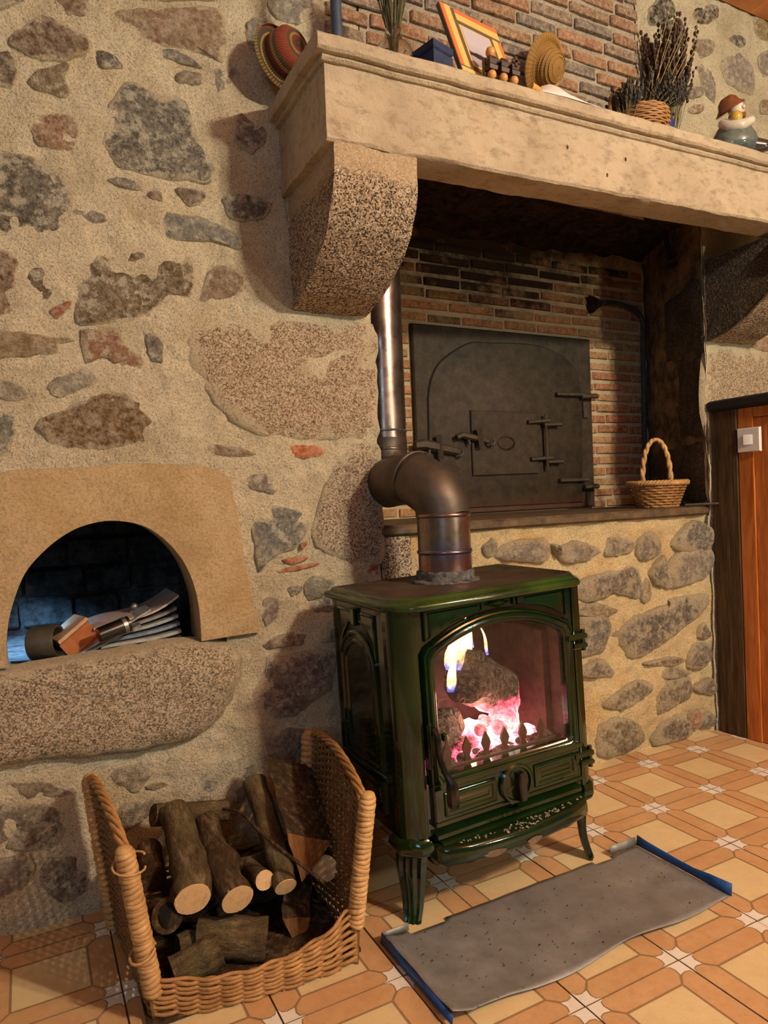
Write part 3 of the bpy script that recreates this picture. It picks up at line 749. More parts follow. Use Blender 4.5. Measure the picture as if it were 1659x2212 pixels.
# cheek to the right of the hearth, splayed, joined to the jamb of the front wall
def quadgrid(mb, a, b, z0, z1, nu, nv, amp, sc=9):
    vs = []; fs = []; a = Vector(a); b = Vector(b); nn = Vector((b.y-a.y, -(b.x-a.x), 0)).normalized()
    for j in range(nv+1):
        for i in range(nu+1):
            p = a+(b-a)*(i/nu); p.z = z0+(z1-z0)*j/nv; vs.append(p+nn*fb(p, sc, 4)*amp)
    for j in range(nv):
        for i in range(nu):
            q = j*(nu+1)+i; fs.append((q, q+1, q+nu+2, q+nu+1))
    return mb.add(vs, fs)
wr = quadgrid(MB(), (2.795, 2.47, 0), (2.462, 1.872, 0), .88, 2.30, 24, 44, .012).build('wall_hearth_right', CHEEK, sharp=80); struct(wr)
def cheekstone(y0, y1, z0, z1, mat, n='jamb_stone', out=.012, side=True):
    a = Vector((2.795, 2.47, 0)); b = Vector((2.462, 1.872, 0)); d = (b-a); L = d.length; d /= L; nn = Vector((d.y, -d.x, 0))
    if nn.x > 0: nn = -nn
    f = lambda y: a+d*((a.y-y)/(a.y-b.y)*L)
    p0, p1 = f(y1), f(y0); mb = MB()
    vs = []; fs = []; N = 12
    for j in range(N+1):
        for i in range(N+1):
            e = min(i, j, N-i, N-j); h = -.01 if e == 0 else out
            p = p0+(p1-p0)*(i/N); p.z = z0+(z1-z0)*j/N
            vs.append(p+nn*(h+fb(p, 12, 4)*.008))
    for j in range(N):
        for i in range(N):
            q = j*(N+1)+i; fs.append((q, q+1, q+N+2, q+N+1))
    return mb.add(vs, fs).build(n, mat, wr, sharp=55)
cheekstone(1.885, 2.10, 1.20, 1.545, JAMB); cheekstone(1.89, 2.36, .925, 1.19, JAMB); cheekstone(1.885, 2.22, 1.56, 1.86, JAMB)
# hood: sooted stone soffit over the hearth, behind the mantel
hd = MB(); vs = []; fs = []
for j in range(15):
    for i in range(41):
        x = .93+1.9*i/40; y = 1.60+.93*j/14; vs.append((x, y, 2.10+.02*(x-.9)+fb((x, y, 0), 7, 4)*.035))
for j in range(14):
    for i in range(40):
        q = j*41+i; fs.append((q, q+41, q+42, q+1))
struct(hd.add(vs, fs).build('ceiling_hood', SOOT, sharp=80))
# front wall to the right of the hearth and above it
wr2 = skin('wall_right', MORTAR, 2.462, 3.9, 0, 2.16, 1.875); struct(wr2)
random.seed(31)
stone(None, 1.875, (176,148,108), GRANITE, wr2, .014, world=[(2.480,1.20),(2.480,1.535),(2.70,1.55),(2.95,1.54),(2.96,1.2),(2.7,1.18)], name='jamb_stone')
stone(None, 1.875, (160,136,104), GRANITE, wr2, .012, world=[(2.480,.94),(2.480,1.165),(2.60,1.17),(2.62,.94)], name='jamb_stone')
stone(None, 1.875, (186,140,106), STONE, wr2, .010, world=[(2.74,1.585),(2.80,1.62),(2.92,1.63),(2.95,1.58),(2.84,1.565)])
wu = skin('wall_chimney', MORTARB, .80, 2.14, 2.02, 3.05, 1.872, amp=.005); struct(wu)
random.seed(17)
bricks(wu, BU, .845, 2.13, 2.09, 3.0, 1.872, .0555, .036, (.17, .25), depth=.012, slope=.004, wav=.004)
wv = skin('wall_corner', MORTAR, 2.12, 3.9, 2.10, 3.05, 1.868, amp=.012); struct(wv)
US = [([(1570,87),(1592,75),(1607,93),(1599,106)],(104,90,88)),([(1500,140),(1521,138),(1540,170),(1544,222),(1527,205),(1512,173)],(150,136,118)),
 ([(1555,134),(1581,113),(1620,138),(1631,184),(1620,205),(1566,177)],(158,142,128)),([(1493,91),(1538,87),(1545,108),(1516,128),(1499,113)],(150,130,104)),
 ([(1644,219),(1660,214),(1690,214),(1690,245),(1648,245)],(160,132,96)),([(1480,186),(1512,190),(1514,208),(1490,214)],(132,120,104)),([(1488,232),(1512,229),(1514,242),(1495,247)],(170,122,96)),
 ([(1640,120),(1680,105),(1690,150),(1650,165)],(150,138,120)),([(1430,60),(1470,40),(1480,90),(1440,110)],(60,46,40)),([(1400,20),(1440,-10),(1460,30),(1410,55)],(52,42,36)),([(1500,20),(1550,10),(1545,45),(1505,55)],(70,54,46)),
 ([(1385,90),(1425,100),(1430,150),(1390,150)],(90,58,44)),([(1400,160),(1450,165),(1440,195),(1395,190)],(120,76,54)),([(1625,30),(1690,60),(1690,90),(1640,80)],(160,130,70))]
for px, c in US: stone(px, 1.868, c, STONE, wv, .015)
random.seed(44)
for k in range(18):     # the same masonry further right, beyond the photograph's edge
    x = random.uniform(3.02, 3.8); z = random.uniform(1.45, 2.95); rx, rz = random.uniform(.05, .11), random.uniform(.035, .06)
    lo = z < 2.12
    w_ = [(x+rx*cos(a)*random.uniform(.8, 1.1), z+rz*sin(a)*random.uniform(.8, 1.1)) for a in [i*pi/3.5 for i in range(7)]]
    stone(None, 1.875 if lo else 1.868, random.choice([(150,130,104),(140,124,102),(128,116,104)]), STONE, wr2 if lo else wv, .013, world=w_)
# ceiling boards
ce = MB().box((-2.2, -2.6, 3.0), (4.2, 2.0, 3.02)).build('ceiling', CEIL); struct(ce)
for k in range(9):
    MB().box((0, -2.6, 0), (.178, 1.86, .022), bev=.004).build('ceiling_board', CEIL, ce, loc=(2.25+k*.18, 0, 2.975))

# ------------------------------------------------------------------ mantelpiece
mant = empty('mantelpiece', (.655, 1.50, 2.07))
tag(mant, 'pale limestone mantel beam with moulded shelf carried on curved granite corbels', 'mantelpiece')
mo = Vector((.655, 1.50, 2.07))
def mz(x): return .023*(x-.655)
def slabx(xa, xb, y0, y1, z0, z1, nx, amp=.003, slope=mz, bev=.006):
    mb = MB(); ring = [(y0+bev, z0), (y1, z0), (y1, z1), (y0+bev, z1), (y0, z1-bev), (y0, z0+bev)]
    # dense loop so the faces are gently uneven
    R = []
    for i in range(len(ring)):
        a, b = Vector(ring[i]), Vector(ring[(i+1) % len(ring)])
        k = max(1, int((b-a).length/.03))
        R += [a+(b-a)*q/k for q in range(k)]
    n = len(R); vs = []; fs = []
    for i in range(nx+1):
        x = xa+(xb-xa)*i/nx
        for p in R:
            v = Vector((x, p.x, p.y+slope(x))); d = noise.noise_vector(v*11)*amp+noise.noise_vector(v*35)*amp*.5
            v += d; vs.append(v-mo)
    for i in range(nx):
        for k in range(n):
            l = (k+1) % n; fs.append((i*n+k, i*n+l, (i+1)*n+l, (i+1)*n+k))
    fs.append(tuple(reversed(range(n)))); fs.append(tuple(nx*n+k for k in range(n)))
    return mb.add(vs, fs)
slabx(.655, 3.0, 1.500, 1.868, 2.066, 2.105, 90).build('shelf', LIME, mant, sharp=40)
slabx(.672, 3.0, 1.517, 1.868, 2.052, 2.068, 60, .002).build('moulding', LIME, mant, sharp=40)
sb = lambda x: .030*(x-.68)
slabx(.682, 3.0, 1.530, 1.640, 1.868, 2.055, 80, .004, lambda x: sb(x)*(1.0)).build('beam', LIME, mant, sharp=40)
# the beam returns along the left end to the wall
mb = slabx(.684, .80, 1.60, 1.866, 1.868, 2.054, 6, .004); mb.build('beam_return', LIME, mant, sharp=40)
CPROF = [(1.868, 1.872), (1.534, 1.872), (1.533, 1.83), (1.538, 1.785), (1.552, 1.735), (1.580, 1.690), (1.625, 1.648), (1.69, 1.606), (1.765, 1.572), (1.83, 1.553), (1.868, 1.548)]
def corbel(xa, xb, dz, mat, prof=CPROF):
    P = [Vector((a, b, 0)) for a, b in prof]; R = []
    for i in range(len(P)):
        a, b = P[i], P[(i+1) % len(P)]; k = max(1, int((b-a).length/.02)); R += [a+(b-a)*q/k for q in range(k)]
    n = len(R); nx = 14; vs = []; fs = []; c = Vector((1.75, 1.75, 0))
    xs = [xa+.004]+[xa+(xb-xa)*i/nx for i in range(0, nx+1)]+[xb-.004]
    for ii, x in enumerate(xs):
        s = .985 if ii in (0, len(xs)-1) else 1.0
        for p in R:
            q = c+(p-c)*s; v = Vector((x, q.x, q.y+dz)); v += noise.noise_vector(v*14)*.005+noise.noise_vector(v*60)*.0022
            v.z = max(v.z, 1.2); vs.append(v-mo)
    for i in range(len(xs)-1):
        for k in range(n):
            l = (k+1) % n; fs.append((i*n+k, i*n+l, (i+1)*n+l, (i+1)*n+k))
    mb = MB().add(vs, fs)
    for base, flip in ((0, True), ((len(xs)-1)*n, False)):
        ci = len(mb.v); mb.v.append(tuple(Vector((xs[0] if flip else xs[-1], c.x, c.y+dz))-mo)); mb.edge.append(0.0)
        for k in range(n):
            l = (k+1) % n; mb.f.append((base+l, base+k, ci) if flip else (base+k, base+l, ci)); mb.mi.append(0)
    return mb.build('corbel', mat, mant, sharp=50)
corbel(.700, .935, 0, CORBEL)
o = corbel(2.462, 2.72, .035, CORBELS); o['label'] = 'soot-blackened granite corbel beside the hearth'
# a chipped drill hole and two pegs in the limestone
for px, py in ((805, 0),): pass
for q in (at_y(1352, 344, 1.529), at_y(1312, 378, 1.529), at_y(1226, 318, 1.529)):
    MB().ball((0, 0, 0), .0035, 8, sy=.4, sz=1.7).build('pit', OLDWOOD, mant, loc=q-mo)

# ------------------------------------------------------------------ panelled partition to the right with its switch
pt = empty('pine_partition', (2.47, 1.3, 0)); tag(pt, 'orange pine plank partition with dark oak post and black head beam', 'partition')
def P_(mb, name, mat, **k): return mb.build(name, mat, pt, loc=(-2.47, -1.3, 0), **k)
MBp = lambda: MB()
P_(MBp().box((2.468, 1.752, 0), (2.53, 1.862, 1.30), bev=.006).rough(.006, 9), 'post', OLDWOOD)
P_(MBp().box((2.452, .2, 1.297), (2.60, 1.866, 1.338), bev=.008).rough(.004, 8), 'head_beam', BLACKWOOD)
yy = 1.748; random.seed(3)
P_(MBp().box((2.476, 1.690, 0), (2.505, 1.748, 1.297), bev=.004), 'stile', PINE)
yy = 1.688
while yy > .3:
    wd = .118; P_(MBp().box((2.485, yy-wd+.003, 0), (2.51, yy, 1.255), bev=.004), 'plank', PINE); yy -= wd
P_(MBp().box((2.478, .3, 1.256), (2.512, 1.688, 1.297), bev=.004), 'rail', PINE)
sw = empty('light_switch', at_x(1620, 950, 2.474)+Vector((0, 0, 0))); tag(sw, 'square white plastic light switch on the pine partition', 'switch')
c0 = at_x(1620, 950, 2.474)
MB().loft([(-.047, -.046), (.047, -.046), (.047, .046), (-.047, .046)], [(0, 0), (0, -.007), (.003, -.011)], lambda u, v, h: (h, u, v)).build('plate', WHITEP, sw)
MB().loft([(-.020, -.020), (.018, -.020), (.018, .020), (-.020, .020)], [(0, -.010), (0, -.013), (.002, -.015)], lambda u, v, h: (h*(1+.25*u/.02), u, v)).build('rocker', WHITEP, sw)

# ------------------------------------------------------------------ iron oven door in the brick back
od = empty('oven_door', (0, 2.47, .919)); tag(od, 'black cast iron bread-oven door with arched leaf and small hinged hatch', 'oven door')
OR = Vector((0, 2.47, .919))
def OD(mb, name, mat=IRON, par=od): return mb.build(name, mat, par, sharp=40)
def pl(px, py, y): p = at_y(px, py, y); return (p.x, p.z-.919)
W0, W1, Z1 = dx0, dx1, dz1-.919
OD(MB().loft([(W0, .004), (W1, .004), (W1, Z1), (W0, Z1)], [(0, -.004), (0, -.018), (.006, -.024)], lambda u, v, h: (u, h, v)).rough(.002, 20), 'plate')
L0, L1 = pl(926, 1000, 2.44)[0], pl(1256, 1000, 2.44)[0]; T = pl(1080, 745, 2.44)[1]
zs = pl(925, 850, 2.44)[1]
leaf = [(L0, .02), (L1, .02), (L1, zs-.02)]
arc = [(1256, 850), (1243, 800), (1215, 770), (1170, 750), (1120, 743), (1060, 742), (1020, 741), (985, 757), (950, 785), (932, 820), (926, 860)]
lf = [(L0, .03), (L1, .03)]+[pl(x, y, 2.44) for x, y in arc]
lf = lf[:2]+[tuple(p)[:2] for p in cr([(a, b, 0) for a, b in lf[2:]], 3)]
OD(MB().loft(lf, [(-.006, -.022), (-.006, -.0235), (0, -.0235), (0, -.031), (.004, -.034)], lambda u, v, h: (u, h, v)).rough(.0008, 14), 'leaf')
mb = MB(); mb.tube([(a, -.025, b) for a, b in lf[1:]]+[(L0, -.025, .03)], .0055, 5); OD(mb, 'leaf_joint', BLACKWOOD)
h0, h1 = pl(1016, 886, 2.43), pl(1165, 1025, 2.43); hz0, hz1 = pl(1018, 1028, 2.43)[1], pl(1016, 886, 2.43)[1]
hx0, hx1 = h0[0], pl(1158, 890, 2.43)[0]
hat = OD(MB().loft([(hx0, hz0), (hx1, hz0+.004), (hx1, hz1-.004), (hx0, hz1)], [(-.004, -.032), (-.004, -.0345), (0, -.0345), (0, -.042), (.003, -.045)], lambda u, v, h: (u, h, v)).rough(.001, 20), 'hatch')
sp = MB(); cx_, cz_ = pl(1095, 957, 2.42)
sp.add([], [])
hole_ = [(cx_+.046*cos(a)*(1 if abs(cos(a)) < .8 else 1), cz_+.030*sin(a)) for a in [2*pi*k/20 for k in range(20)]]
sp.loft(hole_, [(-.003, -.045), (0, -.049), (.006, -.049), (.008, -.042)], lambda u, v, h: (u, h, v)); o = OD(sp, 'draught_eye', SOOT, hat)
def strap(px0, px1, y0, name, par, yl=-.05, r=.008):
    a = pl(*px0, 2.42); b = pl(*px1, 2.42); mb = MB()
    mb.tube([(a[0], y0, a[1]), (b[0], y0-.006, b[1])], r, 6, flat=.8); return OD(mb, name, IRONH, par)
for (a, b, c, d) in (((1203, 851), (1262, 853), (1255, 857), (1288, 856)), ((1210, 1038), (1270, 1036), (1262, 1052), (1290, 1050))):
    strap(a, b, -.045, 'hinge_strap', od, r=.012); strap(c, d, -.050, 'hinge_pin_block', od, r=.014)
q = pl(1268, 880, 2.43); OD(MB().box((q[0]-.016, -.034, q[1]-.05), (q[0]+.016, -.024, q[1]+.03), bev=.004), 'hinge_plate', IRONH)
q = pl(1276, 1075, 2.43); OD(MB().box((q[0]-.016, -.034, q[1]-.04), (q[0]+.016, -.024, q[1]+.03), bev=.004), 'hinge_plate', IRONH)
for (a, b, c, d) in (((1139, 912), (1183, 909), (1172, 918), (1208, 917)), ((1146, 992), (1190, 989), (1180, 998), (1212, 997))):
    strap(a, b, -.052, 'hinge_strap', hat, r=.012); strap(c, d, -.056, 'hinge_pin_block', hat, r=.012)
a = pl(1176, 895, 2.42); b = pl(1181, 1015, 2.42); OD(MB().tube([(a[0], -.056, a[1]), (b[0], -.056, b[1])], .006, 6), 'hinge_rod', IRONH, hat)
# latches: keeper, bar, pivot
def latch(par, bar, keep, eye, w, y0):
    P = [pl(*q, 2.42) for q in bar]
    OD(MB().tube([(u, y0, v) for u, v in P], [w*.8, w, w, w*.7][:len(P)], 6, flat=1.0), 'latch_bar', IRONH, par)
    k = [pl(*q, 2.42) for q in keep]
    OD(MB().tube([(k[0][0], y0-.012, k[0][1]), (k[1][0], y0-.012, k[1][1])], .014, 4, flat=1.0), 'latch_keeper', IRONH, par)
    e = pl(*eye, 2.42); t = MB()
    t.tube([(e[0]+.014*cos(a_), y0-.006, e[1]+.014*sin(a_)) for a_ in [2*pi*i/10 for i in range(11)]], .005, 5); OD(t, 'latch_eye', IRONH, par)
latch(od, [(896, 962), (915, 960), (940, 965), (990, 976)], [(945, 940), (950, 992)], (992, 978), .023, -.05)
latch(hat, [(983, 945), (995, 940), (1030, 948), (1052, 955)], [(1028, 925), (1034, 966)], (1057, 955), .014, -.062)
a = pl(919, 975, 2.42); OD(MB().tube([(a[0]-.03, -.05, a[1]-.05), (a[0]-.02, -.055, a[1]-.005), (a[0]+.012, -.055, a[1]+.008), (a[0]+.02, -.05, a[1]-.05)], .010, 6), 'latch_hook', IRONH)
a = pl(1008, 950, 2.42); OD(MB().tube([(a[0]-.02, -.055, a[1]+.01), (a[0], -.055, a[1]+.012), (a[0]+.012, -.055, a[1]-.02)], .007, 6), 'latch_hook', IRONH, hat)

# conduit with smoke funnel, hook and rod
cd = MB(); A = at_y(1296, 655, 2.44); B = at_y(1330, 655, 2.44); Cc = at_y(1365, 668, 2.44); D = at_y(1388, 690, 2.44); E = at_y(1394, 970, 2.44); F2 = at_y(1404, 1040, 2.44); F2.z = .92
cd.tube([p for p in cr([A, B, Cc, D, D+(E-D)*.2, D+(E-D)*.6, E, F2], 5)], .011, 8)
con = empty('conduit_pipe', (D.x, 2.44, .92)); tag(con, 'thin grey metal conduit pipe running up the hearth corner to a flared nozzle', 'pipe')
o = cd.build('pipe', m_plain('grey_conduit', C(70, 74, 74), C(104, 106, 102), 20, .45, .5, 0), con, loc=-Vector((D.x, 2.44, .92)))
fn = MB().tube([A+Vector((-.06, 0, -.012)), A+Vector((-.055, 0, -.011)), A+Vector((.01, 0, 0))], [.042, .040, .012], 12); fn.build('nozzle', SOOT, con, loc=-Vector((D.x, 2.44, .92)))
H0 = at_x(1430, 470, 2.57); H1 = at_x(1447, 560, 2.57); H2 = at_x(1449, 575, 2.57)
hk = MB().tube([H0+Vector((.03, .03, .06)), H0, (H0+H1)/2, H1], .011, 8).lathe([(.001, -.006), (.032, -.004), (.034, .002), (.014, .010)], 12, c=tuple(H2))
hk = hk.build('hood_hook', m_plain('rusty_hook', C(30, 22, 16), C(56, 40, 28), 40, .8, .2, .4)); tag(hk, 'rusty iron hook with round end hanging inside the smoke hood', 'hook')
R0 = Vector((2.30, 1.93, .925)); R1 = Vector((2.52, 1.80, .925)); R1 = at_y(1568, 1092, 1.82); R0 = at_y(1480, 1093, 1.93); R0.z = .925; R1.z = .929
rd = MB().tube([R0, (R0+R1)/2, R1], [.006, .006, .004], 8).build('iron_poker', IRONH); tag(rd, 'thin grey iron rod lying on the ledge behind the small basket', 'poker')

# ------------------------------------------------------------------ stove pipe
sp = empty('stove_pipe', (1.045, 1.62, .775)); tag(sp, 'heat-stained steel stove pipe rising from the stove and bending back into the hearth', 'stove pipe')
so = Vector((1.045, 1.62, .775))
def SPB(mb, n, mat, par=sp): return mb.build(n, mat, par, loc=-so, sharp=50)
R_ = .0725
path = [Vector((1.045, 1.615, .775)), Vector((1.042, 1.617, .93)), Vector((1.040, 1.70, 1.015)), Vector((1.062, 1.93, 1.02)), Vector((1.082, 2.045, 1.10)), Vector((1.083, 2.05, 2.08))]
base = at_y(962, 1226, 1.60); top1 = at_y(957, 1108, 1.60)
path[0] = Vector((base.x, 1.60, .782)); path[1] = Vector((top1.x, 1.60, top1.z))
e1 = at_y(912, 1052, 1.72); e2 = at_y(868, 1078, 1.88)
path[2] = Vector((e1.x, 1.72, e1.z)); path[3] = Vector((e2.x, 1.90, e1.z-.012)); path[4] = Vector((1.078, 2.04, 1.12))
SPB(MB().tube([path[0], path[0]+(path[1]-path[0])*.5, path[1]], R_, 40, cap=False), 'lower_length', PIPE)
b1 = path[1]+Vector((-.012, .012, .055)); b2 = b1+Vector((-.02, .075, .045)); b3 = b2+Vector((.0, .09, .0))
b5 = Vector((1.070, 2.03, b3.z+.05))
el = [path[1]-Vector((0, 0, .004)), path[1]+Vector((-.003, .002, .02)), b1, b2, b3]
SPB(MB().tube(el[:4], [R_*1.005, R_*1.02, R_*1.04, R_*1.045], 40, cap=False), 'elbow_front', PIPED)
SPB(MB().tube([b1+(b2-b1)*.9, b2, b3, b3+Vector((.012, .10, -.008))], R_*1.03, 40, cap=False), 'elbow_middle', PIPED)
SPB(MB().tube([b3, b3+Vector((.012, .10, -.008)), Vector((1.065, 2.00, b3.z+.015)), Vector((1.078, 2.045, b3.z+.075)), Vector((1.080, 2.05, b3.z+.14))], R_*1.015, 40, cap=False), 'elbow_back', PIPED)
path[2], path[3], path[4] = b2, b3, Vector((1.080, 2.05, b3.z+.13))
SPB(MB().tube([path[4], Vector((1.080, 2.05, 1.24)), Vector((1.080, 2.05, 1.6)), path[5]], R_, 40, cap=False), 'upper_length', PIPE)
def bandr(c, d, r, w): 
    d = d.normalized(); return MB().tube([c-d*w, c-d*w*.5, c, c+d*w*.5, c+d*w], [r, r+.003, r+.004, r+.003, r], 40, cap=False)
d01 = path[1]-path[0]
for t, r in ((.40, R_), (.97, R_)): SPB(bandr(path[0]+d01*t, d01, r, .006), 'seam', PIPE)
SPB(bandr(Vector((1.08, 2.05, 1.165)), Vector((0, 0, 1)), R_, .005), 'seam', PIPE)
SPB(bandr(Vector((1.08, 2.05, 1.225)), Vector((0, 0, 1)), R_, .004).rough(.002, 60), 'seam', SEAL)
SPB(bandr(b2, b2-b1+(b3-b2), R_*1.04, .004), 'seam', PIPED)
SPB(MB().lathe([(.073, .03), (.079, .026), (.082, .006), (.098, .004), (.10, 0.0), (.098, -.004)], 40, c=(path[0].x, path[0].y, .772), cap0=False, cap1=False).rough(.004, 60), 'collar', SEAL)

# ------------------------------------------------------------------ the stove
ST = empty('wood_stove', (1.046, 1.42, 0), (0, -.032, 0))
tag(ST, 'dark green enamelled cast iron wood stove with arched glass door, fire alight', 'stove')
def S(mb, name, mat=ENAMEL, par=ST, sharp=35): return mb.build(name, mat, par, sharp=sharp)
FV = -.035                      # front plane
FR = lambda u, v, h: (u, FV-h, v)          # front panels: h is how far they stand proud
SD = lambda u, v, h: (-.283-h, u, v)       # left side panels (u runs back)
SDR = lambda u, v, h: (.283+h, u, v)
def rect(a, b, c, d): return [(a, b), (c, b), (c, d), (a, d)]
MOULD = [(0, 0), (0, .006), (.004, .009), (.009, .009), (.013, .005)]
# casing
S(MB().box((-.283, .018, .20), (-.262, .325, .745)), 'side_panel_left'); S(MB().box((.262, .018, .20), (.283, .325, .745)), 'side_panel_right')
S(MB().box((-.283, .305, .20), (.283, .335, .745)), 'back_panel'); S(MB().box((-.27, -.02, .195), (.27, .32, .215)), 'base_plate')
# firebox lining, open to the front
lin_ = MB()
for a, b in (((-.262, .0, .215), (-.235, .30, .74)), ((.235, .0, .215), (.262, .30, .74)), ((-.25, .27, .215), (.25, .305, .74)), ((-.25, .0, .215), (.25, .30, .30)), ((-.25, 0, .715), (.25, .30, .74))): lin_.box(a, b)
BRK = m_plain('brown_firebrick', C(62, 44, 38), C(104, 76, 62), 26, .85, 0, .6, .006)
S(lin_, 'firebox', BRK)
S(MB().box((-.232, .245, .42), (.10, .268, .62), bev=.006), 'back_brick', BRK); S(MB().box((.108, .245, .42), (.232, .268, .62), bev=.006), 'back_brick', BRK)
S(MB().box((.212, .06, .31), (.232, .24, .62), bev=.004), 'side_brick', BRK); S(MB().box((-.232, .06, .31), (-.212, .24, .62), bev=.004), 'side_brick', BRK)
# glass opening outline (anticlockwise from lower left)
def gl(g):  # outline grown by g
    b = .352-g; s = .638+g*.6; W = .197+g; top = .684+g
    pts = [(-W+.012, b), (W-.012, b), (W, b+.012), (W, s-.015), (W-.012, s+.002)]
    for k in range(1, 12):
        t = k/12; x = W-.012-(2*W-.024)*t; pts.append((x, s+.002+(top-s)*(1-((x)/(W-.012))**2)))
    pts += [(-W+.012, s+.002), (-W, s-.015), (-W, b+.012)]
    return pts
def frame(inner, outer, prof, name, mat=ENAMEL):
    # ring of quads from the inner outline to the outer; prof = [(t, h)] with t 0 inner .. 1 outer
    n = len(inner); vs = []; fs = []
    for t, h in prof:
        for (a, b), (c, d) in zip(inner, outer): vs.append(FR(a+(c-a)*t, b+(d-b)*t, h))
    for k in range(len(prof)-1):
        for i in range(n):
            j = (i+1) % n; fs.append((k*n+i, k*n+j, (k+1)*n+j, (k+1)*n+i))
    return S(MB().add(vs, fs), name, mat)
# front casing: from the arched outline out to a rectangle
def torect(P, x0, z0, x1, z1):
    out = []
    for k, (a, b) in enumerate(P):
        if k == 0: out.append((x0, z0))
        elif k == 1: out.append((x1, z0))
        elif k == 2: out.append((x1, b))
        elif k <= 4: out.append((x1, z1 if k == 4 else b))
        elif k <= 15: out.append((a*x1/(.197+.046) if False else a, z1))
        elif k == 16: out.append((x0, z1))
        else: out.append((x0, b))
    return out
# reference frame at +.034 so the outline meets the door edge; lower part is the door apron
door = gl(.030)
frame(gl(.036), torect(gl(.036), -.238, .215, .238, .748), [(0, -.014), (0, 0), (.3, .0), (1, 0)], 'front_casing')
dr = frame(gl(0), gl(.030), [(0, -.010), (0, .010), (.10, .013), (.22, .013), (.30, .017), (.45, .020), (.60, .019), (.72, .013), (.80, .016), (.92, .014), (1.0, .006), (1.0, -.010)], 'door')
# apron of the door
S(MB().loft(rect(-.222, .236, .228, .336), [(0, -.01), (0, .010), (.004, .013)], FR), 'door_apron', par=dr)
S(MB().loft(rect(-.226, .322, .231, .338), [(0, .0), (0, .016), (.003, .020), (.006, .020)], FR), 'apron_bead', par=dr)
S(MB().loft(rect(-.224, .236, .229, .246), [(0, .0), (0, .016), (.003, .019)], FR), 'apron_bead', par=dr)
for a, b in ((-.195, -.048), (.072, .208)):
    S(MB().loft(rect(a, .256, b, .312), [(0, .012), (0, .017), (.004, .019), (.009, .019), (.013, .014), (.020, .014), (.024, .017)], FR), 'apron_panel', par=dr)
# air control
kc = (.012, .284)
ring = [(kc[0]+.050*cos(2*pi*k/28), kc[1]+.050*sin(2*pi*k/28)) for k in range(28)]
kn = S(MB().loft(ring, [(0, .008), (0, .020), (.004, .024), (.009, .024), (.012, .018)], FR), 'air_disc', par=dr)
for k in range(4):
    an = .5+k*pi/2; pts = [(kc[0]+r*cos(an+d), kc[1]+r*sin(an+d)) for r, d in ((.008, -.2), (.034, -.22), (.034, .22), (.008, .2))]
    S(MB().loft(pts, [(0, .0185), (.0005, .0192)], FR), 'air_slot', SOOT, kn)
kb = [(-.008, -.036), (.010, -.036), (.013, -.02), (.012, .022), (.006, .036), (-.008, .034), (-.011, .01)]
S(MB().loft([(kc[0]+.006+a, kc[1]-.006+b) for a, b in kb], [(0, .018), (0, .036), (.003, .040)], FR), 'air_knob', BLACKG, kn)
# glass
pane = S(MB().loft(gl(.004), [(0, .001), (0, .004)], FR), 'door_glass', PANE, dr)
# handle on the left of the door, hinges on the right
S(MB().loft([(-.228, .375), (-.207, .375), (-.207, .475), (-.212, .486), (-.222, .486), (-.228, .478)], [(0, -.004), (0, .012), (.003, .015)], FR), 'latch_plate', par=dr)
hp = [Vector(FR(-.215, .47, .020)), Vector(FR(-.214, .45, .034)), Vector(FR(-.214, .41, .036)), Vector(FR(-.208, .375, .046)), Vector(FR(-.200, .350, .058)), Vector(FR(-.200, .315, .060)), Vector(FR(-.200, .30, .058))]
S(MB().tube(cr(hp, 3), [.007]*7+[.0075]*4+[.010, .013, .0145, .015, .015, .015, .014, .013], 8), 'door_handle', BLACKG, dr)
S(MB().loft(rect(-.190, .436, -.180, .452), [(0, .008), (0, .020), (.002, .022)], FR), 'latch_stop', par=dr)
for z in (.603, .292):
    hg = S(MB().box((.205, FV-.022, z), (.268, FV+.004, z+.018), bev=.004), 'hinge', par=ST)
    S(MB().box((.225, FV-.020, z-.024), (.270, FV+.006, z-.008), bev=.004), 'hinge_lug', par=hg)
    S(MB().tube([(.262, FV-.012, z-.03), (.262, FV-.012, z+.026)], .006, 8), 'hinge_pin', par=hg)
# spandrel panels over the arch, the diamond and the little catch
def loftc(poly, prof, tf):
    cx_ = sum(p[0] for p in poly)/len(poly); cz_ = sum(p[1] for p in poly)/len(poly); n = len(poly); vs = []; fs = []
    for k, h in prof: vs += [tf(cx_+(x-cx_)*k, cz_+(z-cz_)*k, h) for x, z in poly]
    for q in range(len(prof)-1):
        for i in range(n): j = (i+1) % n; fs.append((q*n+i, q*n+j, (q+1)*n+j, (q+1)*n+i))
    q = (len(prof)-1)*n
    fs.append(tuple(q+i for i in range(n)))
    return MB().add(vs, fs)
for sg in (1, -1):
    P = [(-.216*sg, .742), (-.216*sg, .672), (-.190*sg, .686), (-.15*sg, .703), (-.10*sg, .717), (-.045*sg, .725), (-.045*sg, .742)]
    if sg < 0: P = P[::-1]
    S(loftc(P, [(1, 0), (1, .006), (.97, .009), (.93, .009), (.90, .004), (.84, .004), (.78, .009), (.45, .012)], FR), 'spandrel_panel', sharp=25)
S(MB().loft([(-.036, .734), (0, .7225), (.036, .734), (0, .746)][::1], [(0, 0), (0, .004), (.006, .009)], FR), 'diamond')
S(MB().box((.055, FV-.012, .722), (.075, FV, .744), bev=.003), 'catch', BLACKG)
